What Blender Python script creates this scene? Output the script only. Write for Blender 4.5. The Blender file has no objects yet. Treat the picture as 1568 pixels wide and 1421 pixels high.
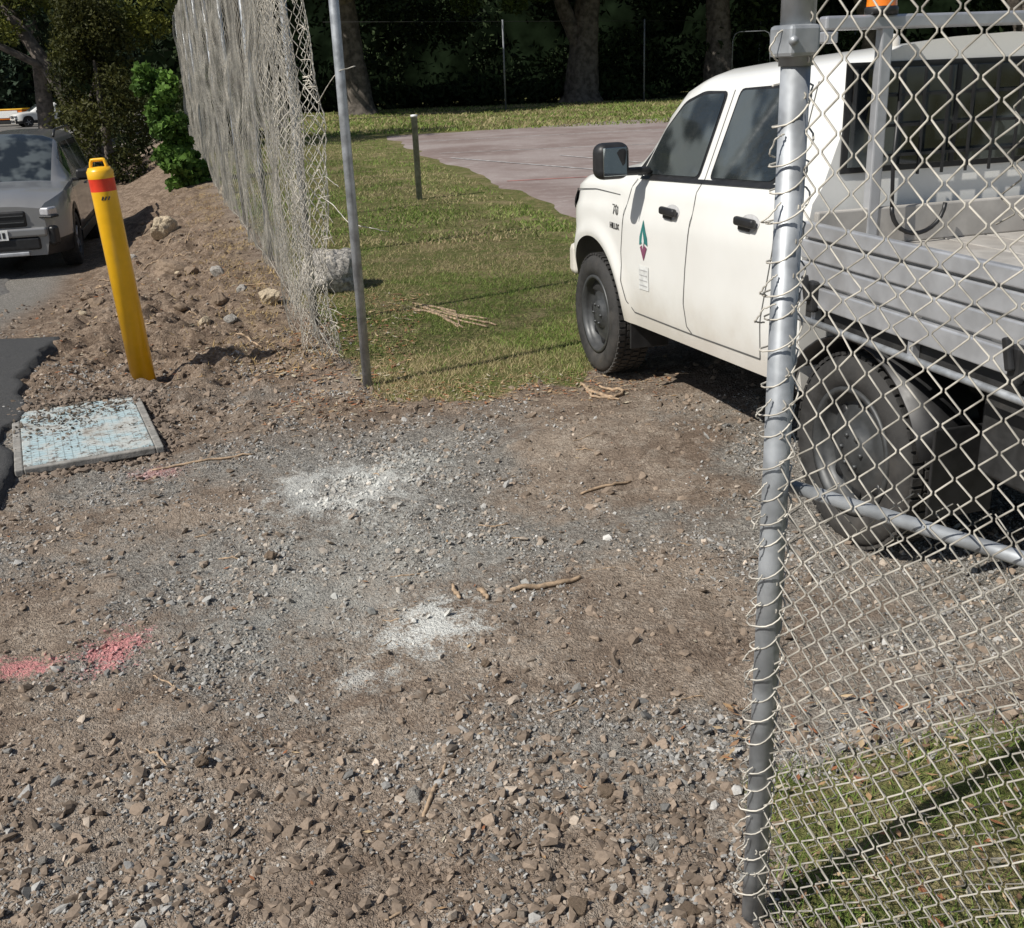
import bpy, math, random
import numpy as np
from mathutils import Matrix, Vector
rng=np.random.default_rng(7); random.seed(7)
D=bpy.data; scn=bpy.context.scene; COL=scn.collection
# ------------------------------------------------------------------ noise
_T=rng.random((256,256))
def vn(x,y,seed=0):
    x=np.asarray(x,float)+seed*17.31; y=np.asarray(y,float)+seed*9.77
    xi=np.floor(x).astype(int); yi=np.floor(y).astype(int); fx=x-xi; fy=y-yi
    fx=fx*fx*(3-2*fx); fy=fy*fy*(3-2*fy)
    a=_T[xi&255,yi&255];b=_T[(xi+1)&255,yi&255];c=_T[xi&255,(yi+1)&255];d=_T[(xi+1)&255,(yi+1)&255]
    return (a*(1-fx)+b*fx)*(1-fy)+(c*(1-fx)+d*fx)*fy
def fb(x,y,s,o=3,seed=0):
    r=0;a=.5;t=0
    for i in range(o):
        r=r+a*vn(np.asarray(x)*s,np.asarray(y)*s,seed+i);t+=a;a*=.5;s*=2.1
    return r/t
def ss(a,b,x):
    t=np.clip((x-a)/(b-a),0,1);return t*t*(3-2*t)
# ------------------------------------------------------------------ terrain
F0=np.array([-1.05,6.28]); FD=np.array([-.296,.955]); FL=np.array([-.955,-.296]) # fence start, direction, left
def dleft(x,y): return (x-F0[0])*FL[0]+(y-F0[1])*FL[1]
def terr(x,y,bump=True):
    x=np.asarray(x,float);y=np.asarray(y,float)
    d=dleft(x,y)
    z=-.62*ss(.0,2.1,d)*ss(6.3,13.5,y)-.55*ss(.5,6,d)*ss(18,60,y)
    if bump:
        near=(1-ss(8,11,y))
        dirt=near*(1-grassmask(x,y)*.8)
        z=z+dirt*((fb(x,y,1.6,3,3)-.5)*.05+(fb(x,y,9,3,5)-.5)*.034+(fb(x,y,34,2,8)-.5)*.016)
        bank=np.exp(-((d-1.0)/.8)**2)*ss(4.6,6.5,y)*(1-ss(26,34,y))
        z=z+bank*((fb(x,y,2.2,3,11)-.5)*.20+(fb(x,y,6,4,12)-.5)*.26)
        c=np.exp(-(((x-.25)/.25)**2+((y-1.85)/.22)**2)); z=z+c*(fb(x,y,22,2,14)-.45)*.06
    return z
def grassmask(x,y):
    d=dleft(x,y)
    w=(fb(x,y,3,3,21)-.5)*.5
    m=ss(5.55,5.8,y+w-.12*np.clip(x,-2,1)+0.10)*ss(.05,-.25,d+w*.4)
    right=ss(.55,.25,x+w-.32*(y-5.5)) # edge running under the truck
    m=m*np.maximum(right,ss(7.2,7.8,y+w))
    m2=ss(.40,.60,x+w*.4-(.1*(2.2-y)))*ss(2.35,2.1,y-.25*(x-.9)+w*.5)
    return np.clip(np.maximum(m,m2),0,1)
# ------------------------------------------------------------------ mesh helpers
def mk(name,V,Fc,mats=(),col=None,mi=None,smooth=False,parent=None,extra=None):
    V=np.asarray(V,np.float32).reshape(-1,3)
    me=D.meshes.new(name)
    if isinstance(Fc,np.ndarray):
        n,k=Fc.shape
        me.vertices.add(len(V));me.vertices.foreach_set('co',V.ravel())
        me.loops.add(n*k);me.loops.foreach_set('vertex_index',Fc.astype(np.int32).ravel())
        me.polygons.add(n);me.polygons.foreach_set('loop_start',np.arange(0,n*k,k,dtype=np.int32))
        me.polygons.foreach_set('loop_total',np.full(n,k,dtype=np.int32))
    else:
        me.from_pydata([tuple(map(float,v)) for v in V],[],Fc)
    if mi is not None: me.polygons.foreach_set('material_index',np.asarray(mi,dtype=np.int32))
    me.polygons.foreach_set('use_smooth',np.full(len(me.polygons),bool(smooth),dtype=bool))
    me.update(calc_edges=True)
    if not isinstance(Fc,np.ndarray): me.validate()
    for m in mats: me.materials.append(m)
    if col is not None:
        a=me.attributes.new('Col','FLOAT_COLOR','POINT')
        c=np.ones((len(V),4),np.float32);c[:,:col.shape[1]]=col;a.data.foreach_set('color',c.ravel())
    o=D.objects.new(name,me);COL.objects.link(o)
    if parent: o.parent=parent
    return o
def empty(name,loc=(0,0,0),rotz=0,mat=None):
    e=D.objects.new(name,None);COL.objects.link(e);e.empty_display_size=.2
    if mat is not None: e.matrix_world=mat
    else: e.location=loc;e.rotation_euler=(0,0,rotz)
    return e
def tubes(P,r,sides=4,closed=False):
    """P: (n,m,3) ; r scalar or (m,) """
    P=np.asarray(P,float)
    if P.ndim==2:P=P[None]
    n,m,_=P.shape
    T=np.gradient(P,axis=1);T/=np.linalg.norm(T,axis=2,keepdims=True)+1e-9
    ref=np.zeros_like(T);ref[...]=(.31,.87,.38);
    A=np.cross(T,ref);A/=np.linalg.norm(A,axis=2,keepdims=True)+1e-9
    B=np.cross(T,A)
    r=np.broadcast_to(np.asarray(r,float),(n,m))[...,None,None]
    an=np.arange(sides)*2*np.pi/sides
    V=P[:,:,None,:]+r*(np.cos(an)[None,None,:,None]*A[:,:,None,:]+np.sin(an)[None,None,:,None]*B[:,:,None,:])
    idx=np.arange(n*m*sides).reshape(n,m,sides)
    a=idx[:,:-1,:];b=idx[:,1:,:]
    a2=np.roll(a,-1,2);b2=np.roll(b,-1,2)
    F=np.stack([a,a2,b2,b],-1).reshape(-1,4)
    return V.reshape(-1,3),F
def tube_obj(name,pts,r,mat,sides=12,parent=None,caps=True):
    V,F=tubes(pts,r,sides);F=F.tolist()
    if caps:
        F.append(list(range(sides))[::-1]);F.append(list(range(len(V)-sides,len(V))))
    o=mk(name,V,F,[mat],parent=parent,smooth=True)
    return o
def box(name,c,s,mat,parent=None,bevel=.0,rot=None,seg=2):
    x,y,z=[v/2 for v in s]
    V=[(-x,-y,-z),(x,-y,-z),(x,y,-z),(-x,y,-z),(-x,-y,z),(x,-y,z),(x,y,z),(-x,y,z)]
    F=[(0,3,2,1),(4,5,6,7),(0,1,5,4),(1,2,6,5),(2,3,7,6),(3,0,4,7)]
    o=mk(name,V,F,[mat],parent=parent,smooth=bevel>.012);o.location=c
    if rot:o.rotation_euler=rot
    if bevel:
        b=o.modifiers.new('b','BEVEL');b.width=bevel;b.segments=seg;b.limit_method='NONE';b.harden_normals=bevel>.012
    return o
def lathe(name,prof,mat,seg=40,parent=None,axis='Z',mats=None,mi=None,smooth=True):
    prof=np.array(prof,float);a=np.arange(seg)*2*np.pi/seg
    R=prof[:,0][:,None];Zz=np.broadcast_to(prof[:,1][:,None],(len(prof),seg))
    X=R*np.cos(a);Y=R*np.sin(a)
    V=np.stack([X,Y,Zz],-1) if axis=='Z' else np.stack([X,Zz,Y],-1)
    idx=np.arange(len(prof)*seg).reshape(len(prof),seg)
    p,q=idx[:-1],idx[1:]
    F=np.stack([p,np.roll(p,-1,1),np.roll(q,-1,1),q],-1).reshape(-1,4)
    if axis=='Y':F=F[:,::-1]
    m=None
    if mi is not None: m=np.repeat(mi,seg)
    return mk(name,V.reshape(-1,3),F,mats or [mat],mi=m,parent=parent,smooth=smooth)
# ------------------------------------------------------------------ materials
def newmat(name):
    m=D.materials.new(name);m.use_nodes=True;nt=m.node_tree
    return m,nt,nt.nodes['Principled BSDF']
class NB:
    def __init__(s,nt): s.nt=nt;s.N=nt.nodes;s.L=nt.links
    def n(s,t,**k):
        x=s.N.new(t)
        for a,b in k.items(): setattr(x,a,b)
        return x
    def link(s,a,b): s.L.new(a,b)
    def val(s,sock,v):
        if isinstance(v,bpy.types.NodeSocket): s.link(v,sock)
        else: sock.default_value=v
    def noise(s,vec,scale,detail=3,rough=.6):
        x=s.n('ShaderNodeTexNoise');x.inputs['Scale'].default_value=scale;x.inputs['Detail'].default_value=detail;x.inputs['Roughness'].default_value=rough
        if vec:s.link(vec,x.inputs['Vector'])
        return x.outputs['Fac']
    def ramp(s,f,a,b,lo=0.,hi=1.):
        x=s.n('ShaderNodeMapRange');s.val(x.inputs[0],f);x.inputs[1].default_value=a;x.inputs[2].default_value=b;x.inputs[3].default_value=lo;x.inputs[4].default_value=hi
        x.interpolation_type='SMOOTHSTEP';return x.outputs[0]
    def math(s,op,a,b=0.):
        x=s.n('ShaderNodeMath',operation=op);s.val(x.inputs[0],a);s.val(x.inputs[1],b);return x.outputs[0]
    def mix(s,f,a,b,mode='MIX'):
        x=s.n('ShaderNodeMix',data_type='RGBA',blend_type=mode);s.val(x.inputs[0],f)
        for i,c in((6,a),(7,b)):
            if isinstance(c,tuple):c=(*c,1) if len(c)==3 else c
            s.val(x.inputs[i],c)
        return x.outputs[2]
    def bump(s,h,st=.5,dist=.01,nrm=None):
        x=s.n('ShaderNodeBump');x.inputs['Strength'].default_value=st;x.inputs['Distance'].default_value=dist;s.link(h,x.inputs['Height'])
        if nrm:s.link(nrm,x.inputs['Normal'])
        return x.outputs[0]
def simple(name,col,rough=.5,metal=0.,var=.12,scale=20,bump=0,coat=0,spec=.5,dirt=None,bs=60):
    m,nt,p=newmat(name);b=NB(nt)
    tc=b.n('ShaderNodeTexCoord').outputs['Object']
    f=b.noise(tc,scale,3)
    c2=tuple(max(0,x*(1-var)) for x in col);c1=tuple(min(1,x*(1+var)) for x in col)
    c=b.mix(b.ramp(f,.3,.7),c2,c1)
    if dirt:
        c=b.mix(b.ramp(b.noise(tc,scale*.23,4),.5,.8,0,dirt[1]),c,dirt[0])
    b.link(c,p.inputs['Base Color']);
    b.link(b.ramp(f,.2,.8,rough*.85,min(1,rough*1.15)),p.inputs['Roughness']);p.inputs['Metallic'].default_value=metal
    p.inputs['Specular IOR Level'].default_value=spec
    p.inputs['Coat Weight'].default_value=coat;p.inputs['Coat Roughness'].default_value=.05
    if bump:b.link(b.bump(b.noise(tc,bs,3),bump,.005),p.inputs['Normal'])
    return m
def paintmarks(b,pos,c):
    """spilled white powder and pink survey paint on the ground (world positions)"""
    sep=b.n('ShaderNodeSeparateXYZ');b.link(pos,sep.inputs[0]);X,Y=sep.outputs[0],sep.outputs[1]
    nz=b.noise(pos,13,3,.7);nz2=b.noise(pos,75,3,.8)
    def blob(x0,y0,rx,ry,edge=.55,amt=1.,ring=False,brk=2.6):
        dx=b.math('DIVIDE',b.math('SUBTRACT',X,x0),rx);dy=b.math('DIVIDE',b.math('SUBTRACT',Y,y0),ry)
        d=b.math('SQRT',b.math('ADD',b.math('MULTIPLY',dx,dx),b.math('MULTIPLY',dy,dy)))
        if ring: d=b.math('MULTIPLY',b.math('ABSOLUTE',b.math('SUBTRACT',d,.8)),2.0)
        d=b.math('ADD',d,b.math('MULTIPLY',b.math('SUBTRACT',nz,.5),2.8))
        d=b.math('ADD',d,b.math('MULTIPLY',b.math('SUBTRACT',nz2,.5),brk))
        return b.ramp(d,1.2,edge,0,amt)
    W=(.64,.645,.61);G=(.45,.46,.43);P=(.62,.26,.26)
    c=b.mix(blob(-.55,3.35,.65,.8,.0,.40),c,G)
    c=b.mix(blob(-.28,2.99,.17,.19,.1,.95),c,W)
    c=b.mix(blob(-.75,4.22,.22,.24,.0,.60,True),c,W)
    c=b.mix(blob(-.68,4.25,.42,.40,.0,.42),c,W)
    c=b.mix(blob(-.45,4.5,.24,.24,.0,.45),c,G)
    c=b.mix(blob(-.45,2.72,.09,.07,.0,.55),c,W)
    c=b.mix(blob(-1.52,2.83,.10,.055,.3,.8,False,5.),c,P)
    c=b.mix(blob(-1.26,2.90,.080,.12,.3,.8,False,5.),c,P)
    c=b.mix(blob(-1.62,4.52,.12,.08,.1,.4,False,4),c,P)
    return c
# ground
mG,nt,p=newmat('ground_soil');b=NB(nt)
pos=b.n('ShaderNodeNewGeometry').outputs['Position']
at=b.n('ShaderNodeAttribute',attribute_name='Col');sp=b.n('ShaderNodeSeparateColor');b.link(at.outputs['Color'],sp.inputs[0])
n1=b.noise(pos,1.7,3);n2=b.noise(pos,9,4,.7);n3=b.noise(pos,70,3,.75);n4=b.noise(pos,260,1,.7)
dirt=b.mix(b.ramp(n1,.35,.65),(.205,.155,.118),(.335,.275,.22))
dirt=b.mix(b.ramp(n2,.45,.75,0,.65),dirt,(.44,.385,.325))
dirt=b.mix(b.ramp(n3,.45,.72,0,.6),dirt,(.125,.10,.08))
grav=b.mix(b.ramp(n3,.35,.65),(.125,.115,.105),(.345,.325,.29))
grav=b.mix(b.ramp(n4,.52,.68,0,.6),grav,(.48,.46,.42))
c=b.mix(b.ramp(b.math('ADD',sp.outputs[1],b.math('MULTIPLY',b.math('SUBTRACT',n2,.5),.8)),.25,.7),dirt,grav)
bk=b.mix(b.ramp(n2,.35,.65),(.15,.108,.078),(.31,.235,.175));bk=b.mix(b.ramp(n3,.5,.7,0,.5),bk,(.09,.068,.05))
c=b.mix(b.math('MULTIPLY',at.outputs['Alpha'],.9),c,bk)
straw=b.mix(b.ramp(n3,.35,.65),(.34,.26,.15),(.18,.135,.09))
c=b.mix(b.ramp(b.math('ADD',sp.outputs[2],b.math('MULTIPLY',b.math('SUBTRACT',n2,.5),1.6)),.45,.9,0,.8),c,straw)
gr=b.mix(b.ramp(n2,.4,.65),(.115,.135,.042),(.21,.18,.085))
gr=b.mix(b.ramp(n1,.5,.66,0,.65),gr,(.29,.23,.135))
c=b.mix(b.ramp(sp.outputs[0],.3,.7),c,gr)
v=b.n('ShaderNodeTexVoronoi');v.inputs['Scale'].default_value=95;b.link(pos,v.inputs['Vector'])
vs=b.n('ShaderNodeSeparateColor');b.link(v.outputs['Color'],vs.inputs[0])
cell=b.mix(vs.outputs[0],(.12,.12,.12),(.88,.87,.85))
c=b.mix(b.ramp(n2,.35,.5,.15,.6),c,cell,'SOFT_LIGHT')
c=paintmarks(b,pos,c)
b.link(c,p.inputs['Base Color']);p.inputs['Roughness'].default_value=.95;p.inputs['Specular IOR Level'].default_value=.12
h=b.math('ADD',b.math('ADD',b.math('MULTIPLY',n3,.8),b.math('MULTIPLY',n4,.35)),b.math('MULTIPLY',v.outputs['Distance'],.25))
b.link(b.bump(h,1.,.020),p.inputs['Normal'])
def attrmat(name,rough=.9,marks=False,transl=0,bump=0):
    m,nt,p=newmat(name);b=NB(nt);at=b.n('ShaderNodeAttribute',attribute_name='Col')
    pos=b.n('ShaderNodeNewGeometry').outputs['Position'];c=at.outputs['Color']
    if marks:
        n=b.noise(pos,180,2);c=b.mix(b.ramp(n,.4,.7,0,.35),c,(.45,.43,.40),'MULTIPLY');c=paintmarks(b,pos,c)
    b.link(c,p.inputs['Base Color']);p.inputs['Roughness'].default_value=rough;p.inputs['Specular IOR Level'].default_value=.2
    if transl:
        t=b.n('ShaderNodeBsdfTranslucent');b.link(c,t.inputs[0]);mx=b.n('ShaderNodeMixShader');mx.inputs[0].default_value=transl
        b.link(p.outputs[0],mx.inputs[1]);b.link(t.outputs[0],mx.inputs[2]);b.link(mx.outputs[0],b.N['Material Output'].inputs[0])
    return m
mStone=attrmat('gravel_stone',marks=True)
mLeaf=attrmat('foliage',.6,transl=.25)
mLeafD=attrmat('foliage_dark',.75)
mGrass=attrmat('grass_blades',.65,transl=.3)
mLitter=attrmat('leaf_litter',.85)
mBark=simple('bark',(.12,.10,.085),.95,var=.5,scale=6,bump=1.,bs=14)
mBarkG=simple('gum_bark',(.12,.105,.09),.95,var=.45,scale=4,bump=1.,bs=9,spec=.1)
mWood=simple('dry_wood',(.36,.26,.17),.85,var=.35,scale=40,bump=.5)
mRock=simple('rock',(.33,.31,.28),.95,var=.45,scale=9,bump=1.,bs=25,spec=.1)
mRock2=simple('sandstone',(.47,.39,.28),.95,var=.35,scale=12,bump=1.,bs=30,spec=.1)
mClod=simple('clod',(.27,.205,.15),.95,var=.35,scale=30,bump=1.,bs=90,spec=.1)
mGalv=simple('galvanised_steel',(.36,.38,.40),.5,metal=.45,var=.28,scale=14,dirt=((.25,.23,.2),.5))
mGalvD=simple('dull_steel',(.16,.17,.18),.6,metal=.3,var=.25,scale=3)
mWire=simple('mesh_wire',(.54,.51,.45),.6,metal=.2,var=.35,scale=22,dirt=((.28,.25,.21),.5))
mWireB=simple('mesh_wire_dull',(.36,.34,.30),.6,metal=.2,var=.35,scale=22)
mWireL=simple('fence_wire',(.50,.465,.40),.6,metal=.15,var=.4,scale=5)
mAsph=simple('asphalt',(.05,.05,.05),.9,var=.45,scale=120,bump=.8,bs=300,dirt=((.095,.09,.085),.5))
mAsphL=simple('worn_asphalt',(.125,.12,.112),.95,var=.45,scale=30,bump=1.,bs=70,dirt=((.22,.195,.165),.8))
mYel=simple('yellow_paint',(.87,.47,.01),.35,var=.06,scale=8,dirt=((.5,.36,.1),.35),coat=.3)
mRed=simple('red_tape',(.75,.05,.02),.4,var=.1)
mWhiteP=simple('white_tape',(.8,.8,.78),.4)
mBlack=simple('black_plastic',(.018,.018,.019),.45,var=.2)
mGapM=simple('panel_gap',(.10,.10,.095),.8)
mRub=simple('tyre_rubber',(.03,.029,.028),.8,var=.3,scale=15,bump=.3,dirt=((.12,.105,.09),.5))
mSteelW=simple('wheel_steel',(.065,.068,.07),.5,metal=.4,var=.15,dirt=((.14,.125,.11),.5))
mWhite,nt,p=newmat('white_car_paint');b=NB(nt);tc=b.n('ShaderNodeTexCoord').outputs['Object']
sp=b.n('ShaderNodeSeparateXYZ');b.link(tc,sp.inputs[0])
dn=b.math('ADD',sp.outputs[2],b.math('MULTIPLY',b.math('SUBTRACT',b.noise(tc,6,4),.5),.35))
c=b.mix(b.ramp(b.noise(tc,2.5,3),.3,.7),(.82,.82,.79),(.78,.775,.74));c=b.mix(b.ramp(dn,.72,.38,0,.55),c,(.52,.46,.38))
b.link(c,p.inputs['Base Color']);p.inputs['Roughness'].default_value=.35;p.inputs['Coat Weight'].default_value=.6;p.inputs['Coat Roughness'].default_value=.06
mGreyCar=simple('grey_car_paint',(.25,.25,.25),.35,metal=.3,var=.03,scale=3,coat=.8)
mAlu=simple('aluminium',(.50,.51,.53),.42,metal=.55,var=.12,scale=9,dirt=((.33,.31,.29),.5))
mAluF=simple('tray_floor',(.42,.40,.37),.65,metal=.15,var=.15,scale=9,dirt=((.3,.26,.22),.6))
mChassis=simple('chassis_black',(.02,.02,.02),.7,var=.3,dirt=((.09,.08,.07),.6))
mOrange=simple('orange_lens',(.9,.22,.01),.25,coat=.5)
mChrome=simple('mirror_glass',(.45,.5,.52),.05,metal=1.,var=.01)
mTeal=simple('teal_print',(.03,.18,.17),.5);mPurp=simple('purple_print',(.22,.07,.13),.5);mGreyP=simple('grey_print',(.5,.5,.5),.5);mLav=simple('pale_print',(.66,.67,.65),.5)
mLamp=simple('lamp_glass',(.55,.55,.57),.12,metal=.3,coat=1)
mConc=simple('concrete',(.25,.24,.22),.95,var=.3,scale=20,bump=.5,bs=80,dirt=((.19,.165,.14),.7))
mg,nt,p=newmat('car_glass');b=NB(nt);tc=b.n('ShaderNodeTexCoord').outputs['Object']
p.inputs['Roughness'].default_value=.04;p.inputs['Specular IOR Level'].default_value=.9
c=b.mix(b.ramp(b.noise(tc,3.5,2),.42,.60),(.016,.02,.022),(.085,.098,.10));b.link(c,p.inputs['Base Color'])  # lighter grey patches in the base colour stand in for window reflections
mGlass=mg
mCourt,nt,p=newmat('court_surface');b=NB(nt);pos=b.n('ShaderNodeNewGeometry').outputs['Position']
n1=b.noise(pos,.35,4,.65);n2=b.noise(pos,3,4,.7);n3=b.noise(pos,30,2)
c=b.mix(b.ramp(n1,.35,.65),(.21,.16,.145),(.31,.265,.25));c=b.mix(b.ramp(n2,.5,.75,0,.6),c,(.39,.355,.335));c=b.mix(b.ramp(n3,.4,.8,0,.4),c,(.16,.13,.12))
b.link(c,p.inputs['Base Color']);p.inputs['Roughness'].default_value=.95;p.inputs['Specular IOR Level'].default_value=.2
# ------------------------------------------------------------------ ground sheet
def lin(*segs):
    r=[]
    for a,b_,s in segs: r+=list(np.arange(a,b_-1e-6,s))
    return np.array(r+[segs[-1][1]])
xs=lin((-420,-60,40),(-60,-14,2),(-14,-6,.25),(-6,-3.4,.05),(-3.4,2.4,.02),(2.4,6,.15),(6,30,1.5),(30,400,40))
ys=lin((-60,0,6),(0,1.1,.1),(1.1,7.4,.02),(7.4,14,.045),(14,34,.2),(34,110,2),(110,420,30))
X,Y=np.meshgrid(xs,ys);Z=terr(X,Y)
d=dleft(X,Y)
gm=grassmask(X,Y)
gm=np.where((d>3.0)&(Y>30),0,gm)
gravel=np.clip(fb(X,Y,1.1,3,31)*1.9-.5+.35*np.exp(-((X+.9)/.9)**2-((Y-3.2)/1.0)**2),0,1)*(1-ss(5.2,6.4,Y))
gravel*=.6+.4*ss(1.8,2.8,Y)
drive=ss(1.7,2.6,d)*ss(5,7,Y);gravel=np.maximum(gravel,drive*.9)
bankm=ss(-.05,.25,d)*ss(2.5,1.9,d)*ss(5.2,6.6,Y)*ss(40,30,Y)
bankm=np.maximum(bankm,.75*ss(.5,0,np.abs(Y-5.6-.2*X)-.15)*ss(-2.4,-1.5,X)*ss(.9,.2,X))
strawm=np.exp(-((d-.25)/.35)**2)*ss(6.4,7.4,Y)*(1-ss(20,26,Y))*.55+np.exp(-((Y-5.55-.1*X)/.16)**2)*ss(-1.4,-.7,X)*ss(1.0,.6,X)*.55
strawm+=np.exp(-(((X+.75)/.3)**2+((Y-7)/1.2)**2))*.8
colr=np.stack([gm,gravel,np.clip(strawm,0,1),np.clip(bankm,0,1)],-1).reshape(-1,4)
ny,nx=X.shape;idx=np.arange(nx*ny).reshape(ny,nx)
Fg=np.stack([idx[:-1,:-1],idx[:-1,1:],idx[1:,1:],idx[1:,:-1]],-1).reshape(-1,4)
mk('ground',np.stack([X,Y,Z],-1).reshape(-1,3),Fg,[mG],col=colr,smooth=True)
def sheet(name,q,nu,nv,mat,off=.008,bump=False,edge=0,es=5):
    q=np.array(q,float);u,v=np.meshgrid(np.linspace(0,1,nu),np.linspace(0,1,nv))
    P=(q[0]*(1-u[...,None])+q[1]*u[...,None])*(1-v[...,None])+(q[3]*(1-u[...,None])+q[2]*u[...,None])*v[...,None]
    if edge:
        e=np.maximum(np.abs(u-.5),np.abs(v-.5))*2
        k=ss(.6,1,e)
        P[...,0]+=k*(fb(P[...,1],P[...,0],es,3,3)-.5)*edge;P[...,1]+=k*(fb(P[...,0],P[...,1],es,3,4)-.5)*edge
        e=(e>.999)
    z=terr(P[...,0],P[...,1],bump)+off
    if edge: z=np.where(e,z-off-.03,z)
    i=np.arange(nu*nv).reshape(nv,nu)
    Fs=np.stack([i[:-1,:-1],i[:-1,1:],i[1:,1:],i[1:,:-1]],-1).reshape(-1,4)
    return mk(name,np.dstack([P,z]).reshape(-1,3),Fs,[mat],smooth=True)
sheet('sports_court',[(.95,11.4),(26,17),(24,46),(-3.6,31.6)],90,160,mCourt,.012,edge=.9,es=.6)
mLineW=simple('court_line_white',(.46,.45,.44),.9,var=.35,scale=6);mLineR=simple('court_line_red',(.40,.15,.13),.9,var=.35,scale=6)
def strip(name,a,b_,w,mat,off=.017):
    a=np.array(a);b_=np.array(b_);t=(b_-a)/np.linalg.norm(b_-a);nn=np.array([-t[1],t[0]])*w/2
    return sheet(name,[a-nn,b_-nn,b_+nn,a+nn],12,2,mat,off)
strip('court_line',(.1,17.2),(8,18.2),.07,mLineR);strip('court_line',(-1.0,22.5),(3,16.5),.06,mLineW,.021)
strip('court_line',(-1.3,24),(9,24.6),.06,mLineW);strip('court_line',(1.2,22),(5,15),.05,mLineW,.025)
strip('court_line',(-2.2,28.5),(9,30.5),.06,mLineW)
sheet('asphalt_patch',[(-6.5,3.7),(-2.08,3.8),(-3.20,7.4),(-7.5,7.7)],120,120,mAsph,.035,edge=.26,es=2.2)
sheet('driveway',[(-12,8.3),(-4.5,8.1),(-14.2,40),(-24,40)],60,120,mAsphL,.02,edge=.5,es=1.5)
sheet('car_park',[(-70,40.5),(-13,40.5),(-20,97),(-80,97)],30,30,mAsphL,.03)
# ------------------------------------------------------------------ gravel stones
def ico():
    t=(1+5**.5)/2
    v=np.array([(-1,t,0),(1,t,0),(-1,-t,0),(1,-t,0),(0,-1,t),(0,1,t),(0,-1,-t),(0,1,-t),(t,0,-1),(t,0,1),(-t,0,-1),(-t,0,1)],float)
    f=np.array([(0,11,5),(0,5,1),(0,1,7),(0,7,10),(0,10,11),(1,5,9),(5,11,4),(11,10,2),(10,7,6),(7,1,8),(3,9,4),(3,4,2),(3,2,6),(3,6,8),(3,8,9),(4,9,5),(2,4,11),(6,2,10),(8,6,7),(9,8,1)])
    return v/np.linalg.norm(v[0]),f
IV,IF=ico()
def stones(name,xy,size,colr,mat,sink=.25,zoff=0):
    n=len(xy)
    B=np.sign(IV)*np.abs(IV)**.6
    J=B[None]*(1+rng.uniform(-.45,.25,(n,12,1)))*rng.uniform([.75,.5,.35],[1.3,1.,.8],(n,3))[:,None,:]
    a=rng.uniform(0,6.28,n);c,s=np.cos(a)[:,None],np.sin(a)[:,None]
    V=np.stack([J[...,0]*c-J[...,1]*s,J[...,0]*s+J[...,1]*c,J[...,2]],-1)
    tx=rng.normal(0,.35,(n,1));V[...,2]+=V[...,0]*tx;ty=rng.normal(0,.35,(n,1));V[...,2]+=V[...,1]*ty
    V=V*size[:,None,None]
    z=terr(xy[:,0],xy[:,1])+size*sink+zoff
    V+=np.stack([xy[:,0],xy[:,1],z],-1)[:,None,:]
    Fs=(IF[None]+12*np.arange(n)[:,None,None]).reshape(-1,3)
    return mk(name,V.reshape(-1,3),Fs,[mat],col=np.repeat(colr,12,0))
def scatter(n,x0,x1,y0,y1,dens,pw=1.):
    out=[]
    tot=0
    while tot<n:
        u=rng.random(n*2);y=y0*(y1/y0)**(u**pw) # ~1/y
        hw=.62*y+.25;x=rng.uniform(-1,1,n*2)*hw
        k=(x>x0)&(x<x1)&(rng.random(n*2)<dens(x,y))
        out.append(np.stack([x[k],y[k]],-1));tot+=k.sum()
    return np.concatenate(out)[:n]
def gd(x,y):
    q=fb(x,y,1.1,3,31)*1.9-.5+.35*np.exp(-((x+.9)/.9)**2-((y-3.2)/1.0)**2)
    m=np.clip(q,0.05,1)**1.5*(1-grassmask(x,y))*(.10+.90*ss(.4,.6,fb(x,y,5,3,41)))
    m*=(1-.85*((dleft(x,y)>.1)&(y>6.6)))
    return np.clip(m,0,1)
def scol(n,br_=.35):
    t=rng.random((n,1));g=rng.uniform(.12,.44,(n,1));g=np.where(rng.random((n,1))<.10,g+.18,g)
    c=g*np.array([[1.0,.975,.925]]);br=g*np.array([[1.1,.93,.76]])
    c=np.where(t<br_,br,c);return np.clip(c,0,.68)
N=72000
xy=scatter(N,-4,3,1.25,8.5,gd);sz=(.0018+.0055*rng.random(N)**2.2)*(.75+.12*xy[:,1]);
stones('gravel',xy,sz,scol(N),mStone)
N=3000;xy=scatter(N,-4,3,1.25,7.5,gd);sz=.006+.011*rng.random(N)**2;stones('coarse_gravel',xy,sz,scol(N,.5),mStone)
N=24000
def cd(x,y):
    dd=dleft(x,y);return np.clip(.14+1.*(np.exp(-((dd-.9)/1.0)**2)*(y>5.0)*(y<14))+1.*np.exp(-(((x-.25)/.3)**2+((y-1.8)/.3)**2))+.35*(y<2.4),0,1)*(1-grassmask(x,y))
xy=scatter(N,-5,3,1.25,14,cd);sz=(.0025+.021*rng.random(N)**4)*(.7+.06*xy[:,1])
cc=rng.uniform(.55,1.2,(N,1))*np.array([[.275,.215,.165]])
stones('soil_clods',xy,sz,cc,mStone,.1)
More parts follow.
